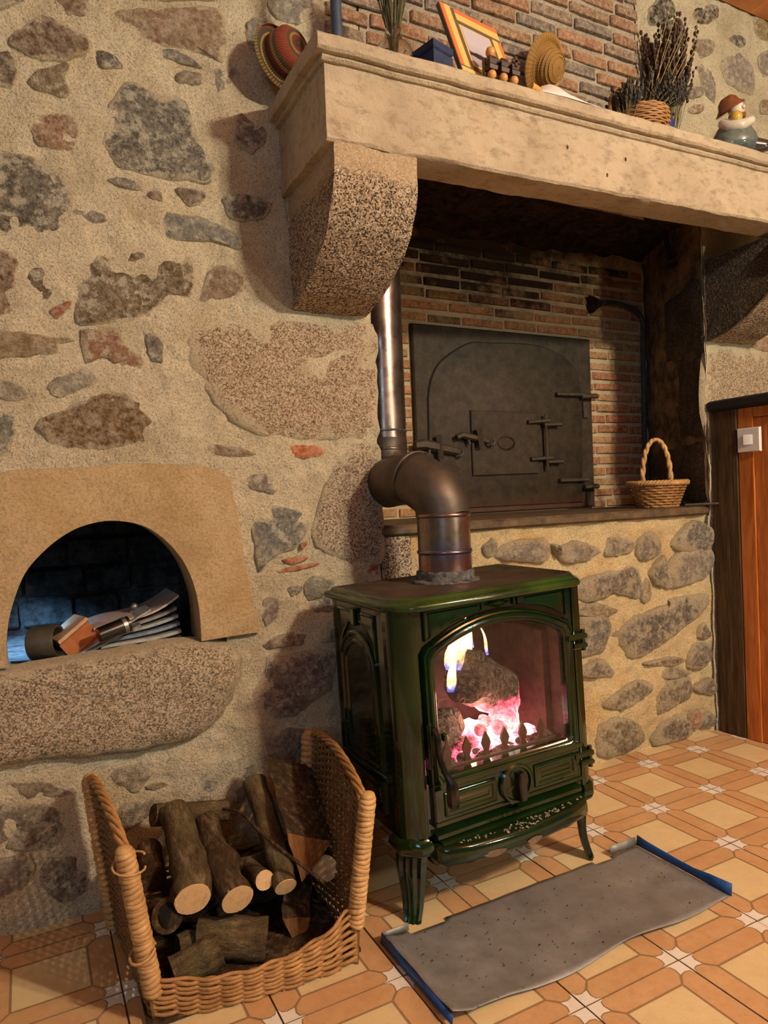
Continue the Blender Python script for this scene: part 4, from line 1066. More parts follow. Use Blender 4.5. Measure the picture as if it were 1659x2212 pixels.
# fluted corner columns
def column(sg):
    pr = [(.238, FV-.004), (.246, FV-.006), (.252, FV-.002), (.258, FV-.002), (.266, FV+.006), (.272, FV+.008), (.278, FV+.016), (.282, FV+.018), (.290, FV+.030), (.292, FV+.042), (.288, FV+.050), (.291, FV+.060), (.284, FV+.072), (.262, FV+.072), (.238, FV+.02)]
    P = [(a*sg, b) for a, b in pr]
    if sg > 0: P = P
    S(MB().loft(P, [(0, .214), (0, .748)], lambda u, v, h: (u, v, h), cap0=True), 'corner_column', sharp=50)
    c = [(.236, FV-.012), (.262, FV-.012), (.300, FV+.026), (.300, FV+.075), (.236, FV+.075)]
    S(MB().loft([(a*sg, b) for a, b in c], [(.012, .168), (.002, .176), (-.004, .190), (-.002, .205), (.006, .214)], lambda u, v, h: (u, v, h), cap0=True), 'leg_collar')
column(-1); column(1)
# left side: arched raised panel, rectangle below, spandrels; same on the right
def sidepanels(T):
    y0, y1 = .085, .285; cy = (y0+y1)/2; W = (y1-y0)/2
    ar = [(y0, .345), (y1, .345), (y1, .585)]+[(cy+W*cos(pi*k/14), .585+.085*sin(pi*k/14)) for k in range(1, 14)]+[(y0, .585)]
    S(MB().loft(ar, [(-.006, 0), (-.006, .006), (-.002, .009), (.004, .009), (.008, .004), (.016, .004), (.020, .007), (.026, .007), (.030, .002)], T), 'arched_panel')
    S(MB().loft(rect(y0-.004, .235, y1+.004, .318), [(0, 0), (0, .005), (.004, .007), (.008, .007), (.012, .002), (.022, .002), (.026, .006)], T), 'lower_panel')
    for s in (-1, 1):
        xa = cy+s*(W+.006)
        P = [(xa, .725), (xa, .62), (cy+s*W*.80, .662), (cy+s*W*.45, .694), (cy+s*.022, .702), (cy+s*.022, .725)]
        if s < 0: P = P[::-1]
        S(MB().loft(P, [(-.003, 0), (-.003, .004), (.002, .006), (.006, .002)], T), 'side_spandrel')
    S(MB().loft(rect(cy-.012, .690, cy+.012, .735), [(0, 0), (0, .009), (.003, .012)], T), 'side_boss')
    S(MB().loft(rect(y0-.03, .322, y1+.03, .338), [(0, 0), (0, .006), (.003, .009)], T), 'side_bead')
sidepanels(SD); sidepanels(SDR)
# top plate with canted front corners and stepped edge
tp = [(-.300, .005), (-.245, -.062), (.245, -.062), (.300, .005), (.300, .345), (-.300, .345)]
tp = [(-.302, .02), (-.296, -.005), (-.262, -.050), (-.235, -.064), (.235, -.064), (.262, -.050), (.296, -.005), (.302, .02), (.302, .345), (-.302, .345)]
S(MB().loft(tp, [(.020, .742), (.010, .744), (.002, .748), (0, .754), (.002, .760), (.007, .764), (.014, .766), (.017, .772), (.022, .776), (.030, .776), (.034, .774)], lambda u, v, h: (u, v, h), cap0=True), 'top_plate', TOPPLATE, sharp=60)
# ash lip
lp = [(-.236, -.03), (-.234, -.062), (-.215, -.088), (-.15, -.100), (-.07, -.106), (.0, -.108), (.07, -.106), (.15, -.100), (.215, -.088), (.234, -.062), (.236, -.03)]
def lipz(u): return -.005*cos(u/.236*pi/2)+.003*max(0, abs(u)/.236-.75)*4
mb = MB(); vs = []; fs = []; rr = [(.030, .150), (.010, .153), (0, .165), (.001, .180), (.007, .190), (.016, .195), (.026, .195), (.05, .197)]
O_ = lp; n = len(O_)
for d, z in rr:
    for (u, v) in O_:
        s = max(.05, 1-d/.12); vs.append((u*(1-d*.15), FV+.01+(v-FV)*s if v < FV else v+.0, z+lipz(u)))
for k in range(len(rr)-1):
    for i in range(n-1): fs.append((k*n+i, k*n+i+1, (k+1)*n+i+1, (k+1)*n+i))
mb.add(vs, fs); k = len(rr)-1
mb.add([vs[k*n+i] for i in range(n)]+[(u, .0, .195) for u, v in O_], [(i, i+1, n+i+1, n+i) for i in range(n-1)])
mb.add([vs[i] for i in range(n)]+[(u, .0, .160) for u, v in O_], [(i+1, i, n+i, n+i+1) for i in range(n-1)])
lip = S(mb, 'ash_lip', ENAMEL, sharp=60)
S(MB().loft(rect(-.225, .205, .225, .222), [(0, -.02), (0, .012), (.004, .018), (.008, .018)], FR), 'front_bead')
S(MB().loft(rect(-.215, .190, .215, .203), [(0, -.02), (0, .018), (.004, .024)], FR), 'front_bead')
ASHM = m_plain('pale_wood_ash', C(120, 106, 90), C(176, 160, 142), 50, .95, 0, .5); random.seed(8)
fl = MB()
for k in range(150):
    u = random.gauss(.09, .09) if k % 2 else random.uniform(-.17, .2); u = max(-.2, min(.21, u)); v = random.uniform(-.10, -.045)*(1-.35*abs(u)/.2); r = random.uniform(.002, .006)
    z = .1945+lipz(u)*.9; a = random.uniform(0, 3)
    fl.add([(u+r*cos(a+q*2.1)*random.uniform(.6, 1.3), v+r*sin(a+q*2.1), z+random.uniform(0, .004)) for q in range(3)]+[(u, v, z+.004+r*.3)], [(0, 1, 3), (1, 2, 3), (2, 0, 3)])
stuff(S(fl, 'ash_flakes', ASHM, lip))
CHIP = m_plain('chipped_bare_iron', C(110, 86, 68), C(134, 108, 88), 60, .7, .2, .4)
for (u0, u1, zz) in ((-.125, -.062, .158), (.0, .045, .162)):
    c = MB(); vs = []
    for i in range(9):
        u = u0+(u1-u0)*i/8; y = FV+.01+(-.1085+.022*(u/.2)**2-FV)*1.0; h = .009*math.sin(pi*i/8)+.001
        vs += [(u, y-.0012, .164+lipz(u)-h), (u, y-.0012, .166+lipz(u)+h*.5)]
    c.add(vs, [(2*i, 2*i+2, 2*i+3, 2*i+1) for i in range(8)]); S(c, 'enamel_chip', CHIP, lip)
# cabriole legs
def leg(sx, y0, bz, back=False):
    sy = 1 if back else -1
    nd = Vector((sx*.75, sy*.66, 0)); wd = Vector((-nd.y, nd.x, 0))
    Q = cr([Vector((0, 0, .180)), Vector((.012, 0, .13)), Vector((.012, 0, .085)), Vector((.016, 0, .04)), Vector((.030, 0, bz))], 3)
    Wq = [x.x for x in cr([(w_, 0, 0) for w_ in (.041, .038, .032, .026, .023)], 3)]
    pr = [(-1, -.25), (-.72, .10), (-.45, .02), (-.22, .24), (0, .14), (.22, .24), (.45, .02), (.72, .10), (1, -.25), (.8, -.55), (0, -.45), (-.8, -.55)]
    vs = []; fs = []; n = len(pr); c = Vector((sx*.262, y0, 0))
    for p, w_ in zip(Q, Wq):
        for a, b in pr:
            v = c+nd*(p.x+b*w_*.9)+wd*(a*w_); v.z = p.z; vs.append(v)
    for k in range(len(Q)-1):
        for i in range(n): fs.append((k*n+i, k*n+(i+1) % n, (k+1)*n+(i+1) % n, (k+1)*n+i))
    fs += [tuple(range(n)), tuple(reversed([(len(Q)-1)*n+i for i in range(n)]))]
    S(MB().add(vs, fs), 'leg', ENAMEL, sharp=45)
leg(-1, .012, .0095); leg(1, .012, -.0085); leg(-1, .28, .0095, True); leg(1, .28, -.0085, True)

# --- fire
def m_ember(name, strength, thr, zb=None):
    t = NT(name)
    a = t.noise(26, 6, .7); b = t.noise(9, 3, .5)
    f = t.math('ADD', t.math('MULTIPLY', a, .55), t.math('MULTIPLY', b, .6))
    if zb: f = t.math('ADD', f, t.math('MULTIPLY', t.math('SUBTRACT', zb, t.xyz()[2]), 2.6))
    e = t.ramp(f, [(thr, (0, 0, 0, 1)), (thr+.06, (.55, .05, .10, 1)), (thr+.14, (1, .24, .34, 1)), (thr+.24, (1, .70, .66, 1)), (thr+.34, (1, .95, .85, 1))])
    c = t.ramp(t.noise(60, 6, .75), [(.35, C(60, 48, 42)), (.6, C(128, 110, 96)), (.8, C(176, 160, 146))])
    cr_ = t.vor(38, t.n('VectorMath', {0: t.pos(), 1: t.n('VectorMath', {0: t.n('TexNoise', {'Vector': t.pos(), 'Scale': 40.0}).outputs['Color'], 'Scale': .03}, operation='SCALE').outputs[0]}, operation='ADD').outputs[0], feature='DISTANCE_TO_EDGE')
    e = t.mix(t.ramp(cr_, [(.01, .8), (.05, 0)]), e, t.mix(1, e, (.35, .25, .25, 1), 'MULTIPLY'))
    t.put(t.b.inputs['Emission Color'], e); t.put(t.b.inputs['Emission Strength'], strength)
    return t.fin(c, .95, 0, t.bump(t.math('ADD', a, t.math('MULTIPLY', cr_, 3.0)), 1.0, .012))
EMBER = m_ember('glowing_embers', 1.5, .50); EMBERH = m_ember('white_hot_embers', 2.8, .45)
CHARLOG = m_ember('charred_glowing_log', 1.7, .56, .455); GREYLOG = m_ember('grey_charred_log', 1.0, .70)
stm = ST.matrix_basis
def W_(u, v, z): return stm @ Vector((u, v, z))
def flog(p0, p1, r0, r1, name, mat, label, seed, sides=20, kn=0.0):
    a, b = W_(*p0), W_(*p1); pts = [a.lerp(b, i/9) for i in range(10)]; rr = [(r0+(r1-r0)*i/9)*(1+.10*noise.noise((i*.7, seed, 0))) for i in range(10)]
    rr[0] *= .80; rr[-1] *= .86
    mb = MB().tube(pts, rr, sides); mb.rough(.010, 24, seed).rough(.004, 70, seed)
    o = mb.build(name, mat, sharp=50); tag(o, label, 'log'); return o
flog((-.035, .085, .540), (.135, .15, .440), .070, .066, 'burning_log', CHARLOG, 'fat charred log burning on top of the embers behind the glass', 1.0, 26)
flog((.06, .05, .395), (.175, .20, .405), .040, .045, 'burning_log', CHARLOG, 'glowing pink log end lying under the fat charred log', 2.0, 26)
flog((-.185, .03, .400), (-.06, .12, .405), .048, .045, 'burning_log', GREYLOG, 'grey ash-covered log at the handle side of the fire', 3.0, 26)
flog((-.16, .16, .47), (-.06, .20, .44), .022, .016, 'burning_stick', GREYLOG, 'short charred stick resting on the grey log in the fire', 4.0, 12)
flog((-.165, .15, .45), (-.14, .17, .54), .014, .018, 'burning_stick', m_plain('scorched_root', C(120, 78, 48), C(176, 124, 84), 40, .8), 'scorched upright stub of root in the fire', 5.0, 10)
eb = MB(); vs = []; fs = []; nx, ny = 46, 26
for j in range(ny+1):
    for i in range(nx+1):
        u = -.208+.416*i/nx; v = .006+.24*j/ny
        h = .330+.062*math.exp(-((u-.0)/.11)**2)*(.35+.65*math.exp(-((v-.12)/.09)**2))+fb((u, v, 3), 30, 4)*.012
        vs.append(W_(u, v, h))
for j in range(ny):
    for i in range(nx):
        q = j*(nx+1)+i; fs.append((q, q+1, q+nx+2, q+nx+1))
o = eb.add(vs, fs).build('ember_bed', EMBERH, sharp=60); stuff(o); tag(o, 'bed of glowing pink and white embers inside the stove', 'embers')
random.seed(9)
def chunk(u, v, z, r, mat, label, gl_=None):
    mb = MB().ball((0, 0, 0), r, 12, sz=.8).rough(r*.35, 1.2/r*.5, random.uniform(0, 9)); o = mb.build('ember_lump', mat, loc=W_(u, v, z)); tag(o, label, 'ember', 'lumps of ember in the stove'); return o
for k in range(14):
    u = random.uniform(-.16, .17); chunk(u, random.uniform(.03, .12), .360+.04*math.exp(-(u/.1)**2), random.uniform(.014, .028), [EMBERH, EMBER, EMBER][k % 3], 'glowing broken lump of ember on the fire bed')
for k in range(9):
    u = -.18+.045*k; chunk(u, .020, .348, random.uniform(.013, .022), GREYLOG, 'grey ashy cinder by the foot of the log guard')
# log guard with spear heads
gd = S(MB().box((-.205, -.004, .300), (.205, .006, .350), bev=.002), 'log_guard', IRONH)
for k in range(6):
    u = -.150+.058*k
    sh = [(-.010, 0), (.010, 0), (.006, .012), (.013, .030), (.010, .040), (0, .060), (-.010, .040), (-.013, .030), (-.006, .012)]
    S(MB().loft([(u+a, .350+b) for a, b in sh], [(0, -.002), (0, .004)], lambda p, q, h: (p, h, q), cap0=True), 'spear', IRON, gd)
S(MB().box((-.205, -.026, .320), (.205, -.002, .342), bev=.003).rough(.002, 40), 'guard_shelf', m_plain('ash_dusted_iron', C(90, 68, 48), C(146, 116, 86), 40, .9, 0, .5))
# flames
def m_flame():
    t = NT('flame')
    v = t.obj(); x, y, z = t.xyz(v)
    f = t.math('ADD', t.math('MULTIPLY', z, 9.0), t.math('MULTIPLY', t.math('SUBTRACT', t.noise(45, 4, .6, v), .5), .55))
    e = t.ramp(f, [(0, (.18, .22, 1, 1)), (.08, (.40, .34, .9, 1)), (.20, (1, .60, .25, 1)), (.5, (1, .80, .45, 1)), (.9, (1, .60, .24, 1))])
    em = t.n('Emission', {'Color': e, 'Strength': 3.2}).outputs[0]
    tr = t.n('BsdfTransparent').outputs[0]
    lw = t.n('LayerWeight', {'Blend': .35}).outputs['Facing']
    a = t.math('MULTIPLY', t.math('SUBTRACT', 1.0, lw), t.ramp(t.noise(50, 4, .6, v), [(.3, .25), (.6, 1)]))
    a = t.math('MULTIPLY', a, t.ramp(f, [(0, .25), (.25, .8), (.6, 1), (1, .7)]))
    ms = t.n('MixShader', {0: a, 1: tr, 2: em}).outputs[0]
    t.t.links.new(ms, t.out.inputs[0]); return t.m
FLAME = m_flame()
def flame(u, v, z, h, r, lean, label, seed):
    pts = []; rr = []
    for i in range(13):
        t = i/12; pts.append(Vector((lean*t*t+.012*sin(t*5+seed)*t, .01*sin(t*4+seed), h*t))); rr.append(max(.0008, r*(sin(pi*min(1, .22+t*.85))**.8)*(1-t*.55)))
    mb = MB().tube(pts, rr, 16); mb.v = [(x, y*.7, z_) for x, y, z_ in mb.v]; mb.rough(r*.25, 30, seed)
    o = mb.build('flame', FLAME, loc=W_(u, v, z)); tag(o, label, 'flame'); return o
flame(-.045, .10, .545, .150, .034, .050, 'tall white-yellow flame leaping over the charred log', 1)
flame(-.078, .075, .50, .13, .015, .036, 'narrow flame licking up the rim of the charred log', 2)
flame(.015, .14, .55, .12, .022, .012, 'broad yellow flame behind the charred log', 3)
flame(.062, .18, .575, .075, .006, -.012, 'thin orange flame tongue behind the log', 5)
flame(.112, .18, .545, .10, .006, -.018, 'thin pink flame tongue near the brick lining', 6)
light('fire_glow', 'POINT', W_(-.01, .05, .43), 1.1, (1, .50, .38), size=.05)

# ------------------------------------------------------------------ floor tray in front of the stove
tr = empty('hearth_tray', (1.07, 1.25, 0)); tag(tr, 'bent grey sheet metal tray with blue side rims on the tiles before the stove', 'tray')
nx, ny = 48, 22; vs = []; fs = []
def trayz(s, t):   # s along x 0..1, t from front 0 to back 1
    z = .006+.010*max(0, 1-t*5)*(.55+.45*sin(s*11+.6))+fb((s*2, t, 0), 3, 2)*.003
    z += .022*max(0, 1-s*16)**1.3*(1 if t < .9 else .6)
    return z
for j in range(ny+1):
    for i in range(nx+1):
        s, t = i/nx, j/ny
        x = .670+.800*s; y = 1.092+(1.385-1.092)*t
        if j == 0: y += .006*sin(s*14)
        vs.append((x-1.07, y-1.25, trayz(s, t)))
for j in range(ny):
    for i in range(nx):
        x = .670+.8*(i+.5)/nx; q = j*(nx+1)+i
        if t and j >= ny-1 and (.74 < x < .84 or 1.30 < x < 1.37): continue
        fs.append((q, q+1, q+nx+2, q+nx+1))
pan = MB().add(vs, fs).build('sheet', GALV, tr, sharp=60)
mod = pan.modifiers.new('thick', 'SOLIDIFY'); mod.thickness = .0016; mod.offset = -1
def rim(pts, h, name, mats, lean=(0, 0)):
    v = []; f = []
    for k, (x, y, z) in enumerate(pts):
        w_ = h[k] if isinstance(h, list) else h
        v += [(x, y, z), (x+lean[0]*w_, y+lean[1]*w_, z+w_)]
    f = [(2*k, 2*k+2, 2*k+3, 2*k+1) for k in range(len(pts)-1)]
    o = MB().add(v, f).build(name, mats, tr, sharp=40); mo_ = o.modifiers.new('thick', 'SOLIDIFY'); mo_.thickness = .0012; return o
rim([(.400, y, .008) for y in (-.157, -.10, -.05, 0, .05, .10, .135)], [.030, .026, .020, .020, .022, .024, .028], 'rim_right', BLUERIM, (.12, 0))
rim([(x, .135, .007) for x in (.302, .33, .36, .40)], .022, 'rim_back', GALV, (0, .15)); rim([(x, .135, .007) for x in (-.40, -.38, -.35, -.33)], .016, 'rim_back', GALV, (0, .1))
rim([(-.400, y, .024) for y in (-.157, -.05, .05, .135)], [-.016, -.018, -.020, -.022], 'rim_left', BLUERIM, (.2, 0))
# crumbs of bark on the tray
random.seed(12); cb = MB()
for k in range(90):
    x, y = random.uniform(-.37, .36), random.uniform(-.14, .11); r = random.uniform(.001, .0032)
    cb.add([(x+r*cos(q*2.1), y+r*sin(q*2.1)*.7, .0095) for q in range(3)]+[(x, y, .0095+r)], [(0, 1, 3), (1, 2, 3), (2, 0, 3), (0, 2, 1)])
stuff(cb.build('bark_crumbs', BARKD, tr))

# ------------------------------------------------------------------ wicker log basket
LB = empty('log_basket', (.385, 1.60, 0)); tag(LB, 'golden wicker log basket with high wrapped ends and low woven front', 'basket')
bo = Vector((.385, 1.60, 0))
def weave(mb, P, up, hf, rows, stakes, r, amp, seg=None, r2=None, z0=.004, sides=6):
    """rows of withies over a base line P(s), height hf(s), threaded behind and before the stakes"""
    seg = seg or stakes*4
    for k in range(rows):
        pts = []
        for i in range(seg+1):
            s = i/seg; p = P(s); d = (P(min(1, s+.01))-P(max(0, s-.01))).normalized(); nrm = d.cross(up).normalized()
            t = (k+.5)/rows
            h = z0+(hf(s)-z0)*t
            ph = pi*stakes*s+pi*k
            pts.append(p+up*h+nrm*(amp*sin(ph)+.0)+up*noise.noise((s*9, k*1.7, 3))*r*.8+d*0)
        mb.tube(pts, [r*(1+.18*noise.noise((i*.35, k*2.3, 1))) for i in range(seg+1)], sides)
    for k in range(stakes+1):
        s = (k+.0)/stakes; p = P(s); h = hf(s)
        mb.tube([p+up*0, p+up*h], r2 or r*.9, 5)
Z = Vector((0, 0, 1))
FLb, FRb = Vector((.180, 1.400, 0)), Vector((.592, 1.352, 0))      # front corners on the floor
BLb, BRb = Vector((.150, 1.775, 0)), Vector((.640, 1.765, 0))
FLt, FRt = Vector((.140, 1.402, .345)), Vector((.634, 1.352, .352))
BLt, BRt = Vector((.110, 1.775, .365)), Vector((.662, 1.772, .365))
def LBB(mb, n, mat=WICKER): 
    mb.v = [tuple(Vector(v)-bo) for v in mb.v]; return mb.build(n, mat, LB, sharp=70)
fb_ = MB(); hfront = lambda s: .112-.045*sin(pi*min(1, s*1.05))**.8+.02*(s > .8)*(s-.8)*3-.02*(1-s)**3
weave(fb_, lambda s: FLb.lerp(FRb, s)+Vector((0, -.018*sin(pi*s), 0)), Z, hfront, 15, 10, .0042, .0055); stuff(LBB(fb_, 'woven_front', WICKER))
bb = MB(); weave(bb, lambda s: BLb.lerp(BRb, s), Z, lambda s: .11, 11, 13, .0052, .0065); stuff(LBB(bb, 'woven_back', WICKERD))
for nm, A, B, At, Bt in (('woven_side', FLb, BLb, FLt, BLt), ('woven_side', FRb, BRb, FRt, BRt)):
    mb = MB(); upv = ((At-A)+(Bt-B)).normalized()
    weave(mb, lambda s, A=A, B=B: A.lerp(B, s), upv, lambda s, At=At, Bt=Bt: (At.z+(Bt.z-At.z)*s)+.035*sin(pi*s)**.7 if True else 0, 46, 13, .0040, .0052, r2=.004)
    stuff(LBB(mb, nm, WICKERD))
    # plaited top border
    mb = MB()
    for q in range(4):
        pts = []
        for i in range(29):
            s = i/28; h = (At.z+(Bt.z-At.z)*s)+.035*sin(pi*s)**.7; p = A.lerp(B, s)+upv*h
            pts.append(p+Vector((.007*cos(s*16+q*pi/2), 0, .006*sin(s*16+q*pi/2)+.002)))
        mb.tube(pts, .0046, 6)
    LBB(mb, 'border', WICKER)
def wrapped(A, At, n, name='wrapped_post', r=.0165, w=.0052):
    mb = MB().tube([A, At], r*.8, 8); d = (At-A); 
    for k in range(n):
        c = A+d*((k+.5)/n); a_ = Vector((.12*sin(k*1.3), .1*cos(k*2.1), 1))
        t1 = d.normalized().orthogonal().normalized(); t2 = d.normalized().cross(t1)
        rr = (r-.003)*(1+.05*sin(k*2.7))
        mb.tube([c+t1*rr*cos(q*2*pi/12)+t2*rr*sin(q*2*pi/12)+d.normalized()*.003*sin(q*2*pi/12+k) for q in range(13)], d.length/n*.70, 6, cap=False)
    mb.ball(tuple(At+d.normalized()*.004), r*1.02, 10, sz=.6)
    return LBB(mb, name, WICKERP)
wrapped(FLb+Z*.06, FLt, 30); wrapped(FRb+Z*.085, FRt, 28)
wrapped(BLb, BLt, 26); wrapped(BRb, BRt, 26)
mb = MB().box((.165, 1.38, .003), (.615, 1.76, .012)); LBB(mb, 'basket_floor', BARKD)
c = FLt+Vector((.01, .0, -.012)); mb = MB().tube([c+Vector((.030*cos(a)-.004, .020*sin(a), .006*sin(a)-.004*a)) for a in [q*.45 for q in range(15)]], .0024, 6); LBB(mb, 'loose_withy', WICKERP)
c = FLb.lerp(FLt, .42); mb = MB().tube([c+Vector((.024*cos(a), .024*sin(a), .010*sin(a+1))) for a in [q*.45 for q in range(14)]], .003, 6); LBB(mb, 'loose_withy', WICKERP)

# ------------------------------------------------------------------ firewood in the basket
def log(p0, p1, r0, r1, label, bark=BARK, seed=0.0, cut=True, bend=.0, knots=(), skew=0.0, sides=18):
    """p1 is the sawn end turned to the room"""
    p0, p1 = Vector(p0), Vector(p1); d = (p1-p0); L = d.length; d.normalize()
    root = empty('firewood_log', p0); tag(root, label, 'log', 'firewood in the log basket')
    q = d.to_track_quat('Z', 'Y'); root.rotation_euler = q.to_euler()
    N = 14; pts = []; rr = []
    for i in range(N+1):
        t = i/N; b = bend*sin(pi*t)
        pts.append(Vector((b+noise.noise((t*3, seed, 0))*.006, noise.noise((t*3, seed, 7))*.006+b*.4, L*t)))
        r = r0+(r1-r0)*t
        for kt, ka in knots: r += ka*math.exp(-((t-kt)/.06)**2)
        rr.append(r*(1+.08*noise.noise((t*6, seed, 3))))
    pts[-1] = Vector((0, 0, L)); pts[-2].x = 0; pts[-2].y = 0
    mb = MB().tube(pts, rr, sides)
    nv = len(mb.v); mb.v = [tuple(Vector(v)+noise.noise_vector(Vector(v)*28+Vector((seed*9, 0, 0)))*.004) if i < nv-sides else v for i, v in enumerate(mb.v)]
    mb.build('bark', bark, root, sharp=55)
    if cut:
        re = rr[-1]*.97; vs = [(0, 0, .0026)]; ed = 20
        for k in range(ed):
            a = 2*pi*k/ed; rj = re*(1+.05*noise.noise((cos(a)*2, sin(a)*2, seed))); vs.append((rj*cos(a), rj*sin(a), .0018+skew*rj*cos(a)))
        vs2 = vs+[(x*1.0, y*1.0, -.004) for x, y, z in vs[1:]]
        f = [(0, 1+k, 1+(k+1) % ed) for k in range(ed)]+[(1+k, 1+ed+k, 1+ed+(k+1) % ed, 1+(k+1) % ed) for k in range(ed)]
        MB().add(vs2, f).build('sawn_end', CUT, root, loc=(0, 0, L), sharp=50)
    return root
def E_(px, py, y): return at_y(px, py, y)
log(E_(375, 1755, 1.72), E_(416, 1942, 1.46), .036, .038, 'mossy knotty log with large round pale sawn end', seed=1, bend=.008, knots=((.62, .006), (.9, .006)))
log(E_(447, 1775, 1.70), E_(513, 1942, 1.47), .030, .036, 'twisted dark log with slanting pale sawn end', BARKD, 2, bend=-.010, knots=((.55, .012), (.62, .006)))
log(E_(530, 1870, 1.62), E_(571, 1901, 1.50), .022, .022, 'short thin branch with bright small sawn end between two logs', BARK, 3)
log(E_(548, 1690, 1.74), E_(617, 1915, 1.48), .030, .026, 'long smooth grey branch leaning up from the middle of the basket', BARK, 4, bend=.004)
log(E_(330, 1760, 1.74), E_(490, 1750, 1.74), .026, .026, 'thin log lying crosswise at the wall side of the basket', BARK, 5, cut=False)
log(E_(330, 1975, 1.56), E_(362, 1978, 1.475), .034, .034, 'dark hollow log end beside the knotty log', BARKD, 6, cut=False)
o = log(E_(425, 2025, 1.52), E_(575, 2030, 1.47), .040, .046, 'thick mossy log lying across the bottom of the basket', BARK, 7, cut=False)
log(E_(320, 1840, 1.72), E_(330, 1900, 1.60), .030, .030, 'dark bark log half hidden behind the knotty log', BARKD, 8, cut=False)
log(E_(700, 1840, 1.66), E_(702, 1876, 1.52), .031, .031, 'dim round log end in the shade under the split wedge', BARKD, 9)
log(E_(480, 1900, 1.70), E_(500, 1980, 1.60), .035, .035, 'dark log deep in the basket below the sawn ends', BARKD, 10, cut=False)
log(E_(660, 1960, 1.70), E_(720, 2000, 1.55), .036, .036, 'dark log low against the stove side of the basket', BARKD, 11, cut=False)
log((.25, 1.52, .045), (.40, 1.50, .045), .036, .036, 'mossy log lying on the basket floor by the woven front', BARK, 12, cut=False)
log((.22, 1.68, .05), (.58, 1.67, .05), .040, .04, 'dark log on the basket floor along the wall side', BARKD, 13, cut=False)
log((.24, 1.60, .12), (.58, 1.62, .125), .040, .04, 'dark log stacked crosswise under the sawn logs', BARKD, 14, cut=False)
# hollow eye of the hollow log
q = E_(363, 1980, 1.466)
mb = MB().ball((0, 0, 0), .020, 12, sz=1.2, sy=.3); mb.build('hollow', SOOT, bpy.data.objects['firewood_log.005'], loc=(0, 0, (E_(362, 1978, 1.475)-E_(330, 1975, 1.56)).length+.001)).rotation_euler = (pi/2, 0, 0)
def wedge(A, B, tri, label, seed):
    """split log: triangle section swept from A to B"""
    A, B = Vector(A), Vector(B); root = empty('split_log', A); tag(root, label, 'log', 'firewood in the log basket'); d = B-A
    N = 9; vs = []; fs = []; R = []
    for i in range(3):
        a, b = Vector(tri[i]), Vector(tri[(i+1) % 3]); R += [a+(b-a)*k/5 for k in range(5)]
    n = len(R)
    for i in range(N+1):
        for p in R:
            v = d*(i/N)+p*(1-.12*(i/N)); v += noise.noise_vector((A+v)*22+Vector((seed, 0, 0)))*.006; vs.append(v)
    for i in range(N):
        for k in range(n): fs.append((i*n+k, i*n+(k+1) % n, (i+1)*n+(k+1) % n, (i+1)*n+k))
    mi = []
    mb = MB().add(vs, fs)
    for i in range(len(mb.f)): mb.mi[i] = 1 if (i % n) < 5 else 0
    mb.add([vs[N*n+k] for k in range(n)], [tuple(range(n))], 0); mb.add([vs[k] for k in range(n)], [tuple(reversed(range(n)))], 0)
    return mb.build('wood', [SPLIT, BARKD], root, sharp=40)
wedge(E_(612, 1665, 1.74), E_(660, 1835, 1.50), [(-.05, .0, .055), (.085, .02, -.01), (-.02, -.01, -.075)], 'big split log wedge with torn tip standing up in the basket', 1.0)
wedge(E_(640, 1900, 1.62), E_(640, 2020, 1.50), [(-.035, .0, .05), (.045, .01, .03), (.0, -.02, -.05)], 'split log standing on end under the branch', 2.0)
log((.225, 1.462, .042), (.325, 1.452, .066), .036, .033, 'stubby bark-covered log end low behind the woven front', BARK, 15, cut=False)
tw = MB().tube(cr([E_(482, 1748, 1.68), E_(520, 1755, 1.60), E_(560, 1795, 1.52), E_(620, 1845, 1.46), E_(660, 1875, 1.44), E_(706, 1912, 1.43)], 3), [.0042]*16, 6)
tw.tube([E_(520, 1755, 1.60), E_(527, 1738, 1.62), E_(532, 1738, 1.62)], [.006, .004, .003], 6).tube([E_(535, 1775, 1.56), E_(545, 1758, 1.57)], [.003, .002], 5)
tag(tw.build('twig', BARKD), 'thin bare twig lying diagonally over the logs', 'twig')

# ------------------------------------------------------------------ what lies in the niche
zf = ZS-.018; random.seed(6)
PAPERS = [m_plain('paper_%d' % i, a, b, 40, .6, 0, 0) for i, (a, b) in enumerate([(C(150,146,136), C(190,186,172)), (C(170,150,140), C(202,186,172)), (C(120,124,124), C(176,176,168)), (C(80,96,124), C(150,156,160)), (C(186,180,160), C(206,200,184)), (C(100,96,92), C(150,144,134))])]
def magazine(x0_, z0_, x1_, z1_, y, curl, thick, mat, label, dep=.20):
    mb = MB(); N = 12; top = []; 
    for i in range(N+1):
        t = i/N; x = x0_+(x1_-x0_)*t; z = z0_+(z1_-z0_)*t+curl*sin(pi*t*1.0)*(t); top.append((x, z))
    vs = []; 
    for (x, z) in top:
        for dy in (0, dep):
            vs += [(x, y+dy, z), (x, y+dy, z+thick)]
    fs = []
    for i in range(N):
        a = i*4; b = a+4
        fs += [(a+1, b+1, b+3, a+3), (a, a+2, b+2, b), (a, b, b+1, a+1), (a+2, a+3, b+3, b+2)]
    fs += [(0, 1, 3, 2), (N*4, N*4+2, N*4+3, N*4+1)]
    o = mb.add(vs, fs).build('magazine', mat, sharp=40)
    tag(o, label, 'magazine', 'magazines and papers in the niche'); return o
px2 = lambda x, y, Y=1.95: at_y(x, y, Y)
labs = ['bottom magazine of the pile in the niche, with white page edges', 'second magazine up in the niche pile, bent upward', 'blue-edged magazine in the middle of the niche pile', 'pale magazine curling up near the top of the niche pile', 'grey magazine under the curled newspaper in the niche']
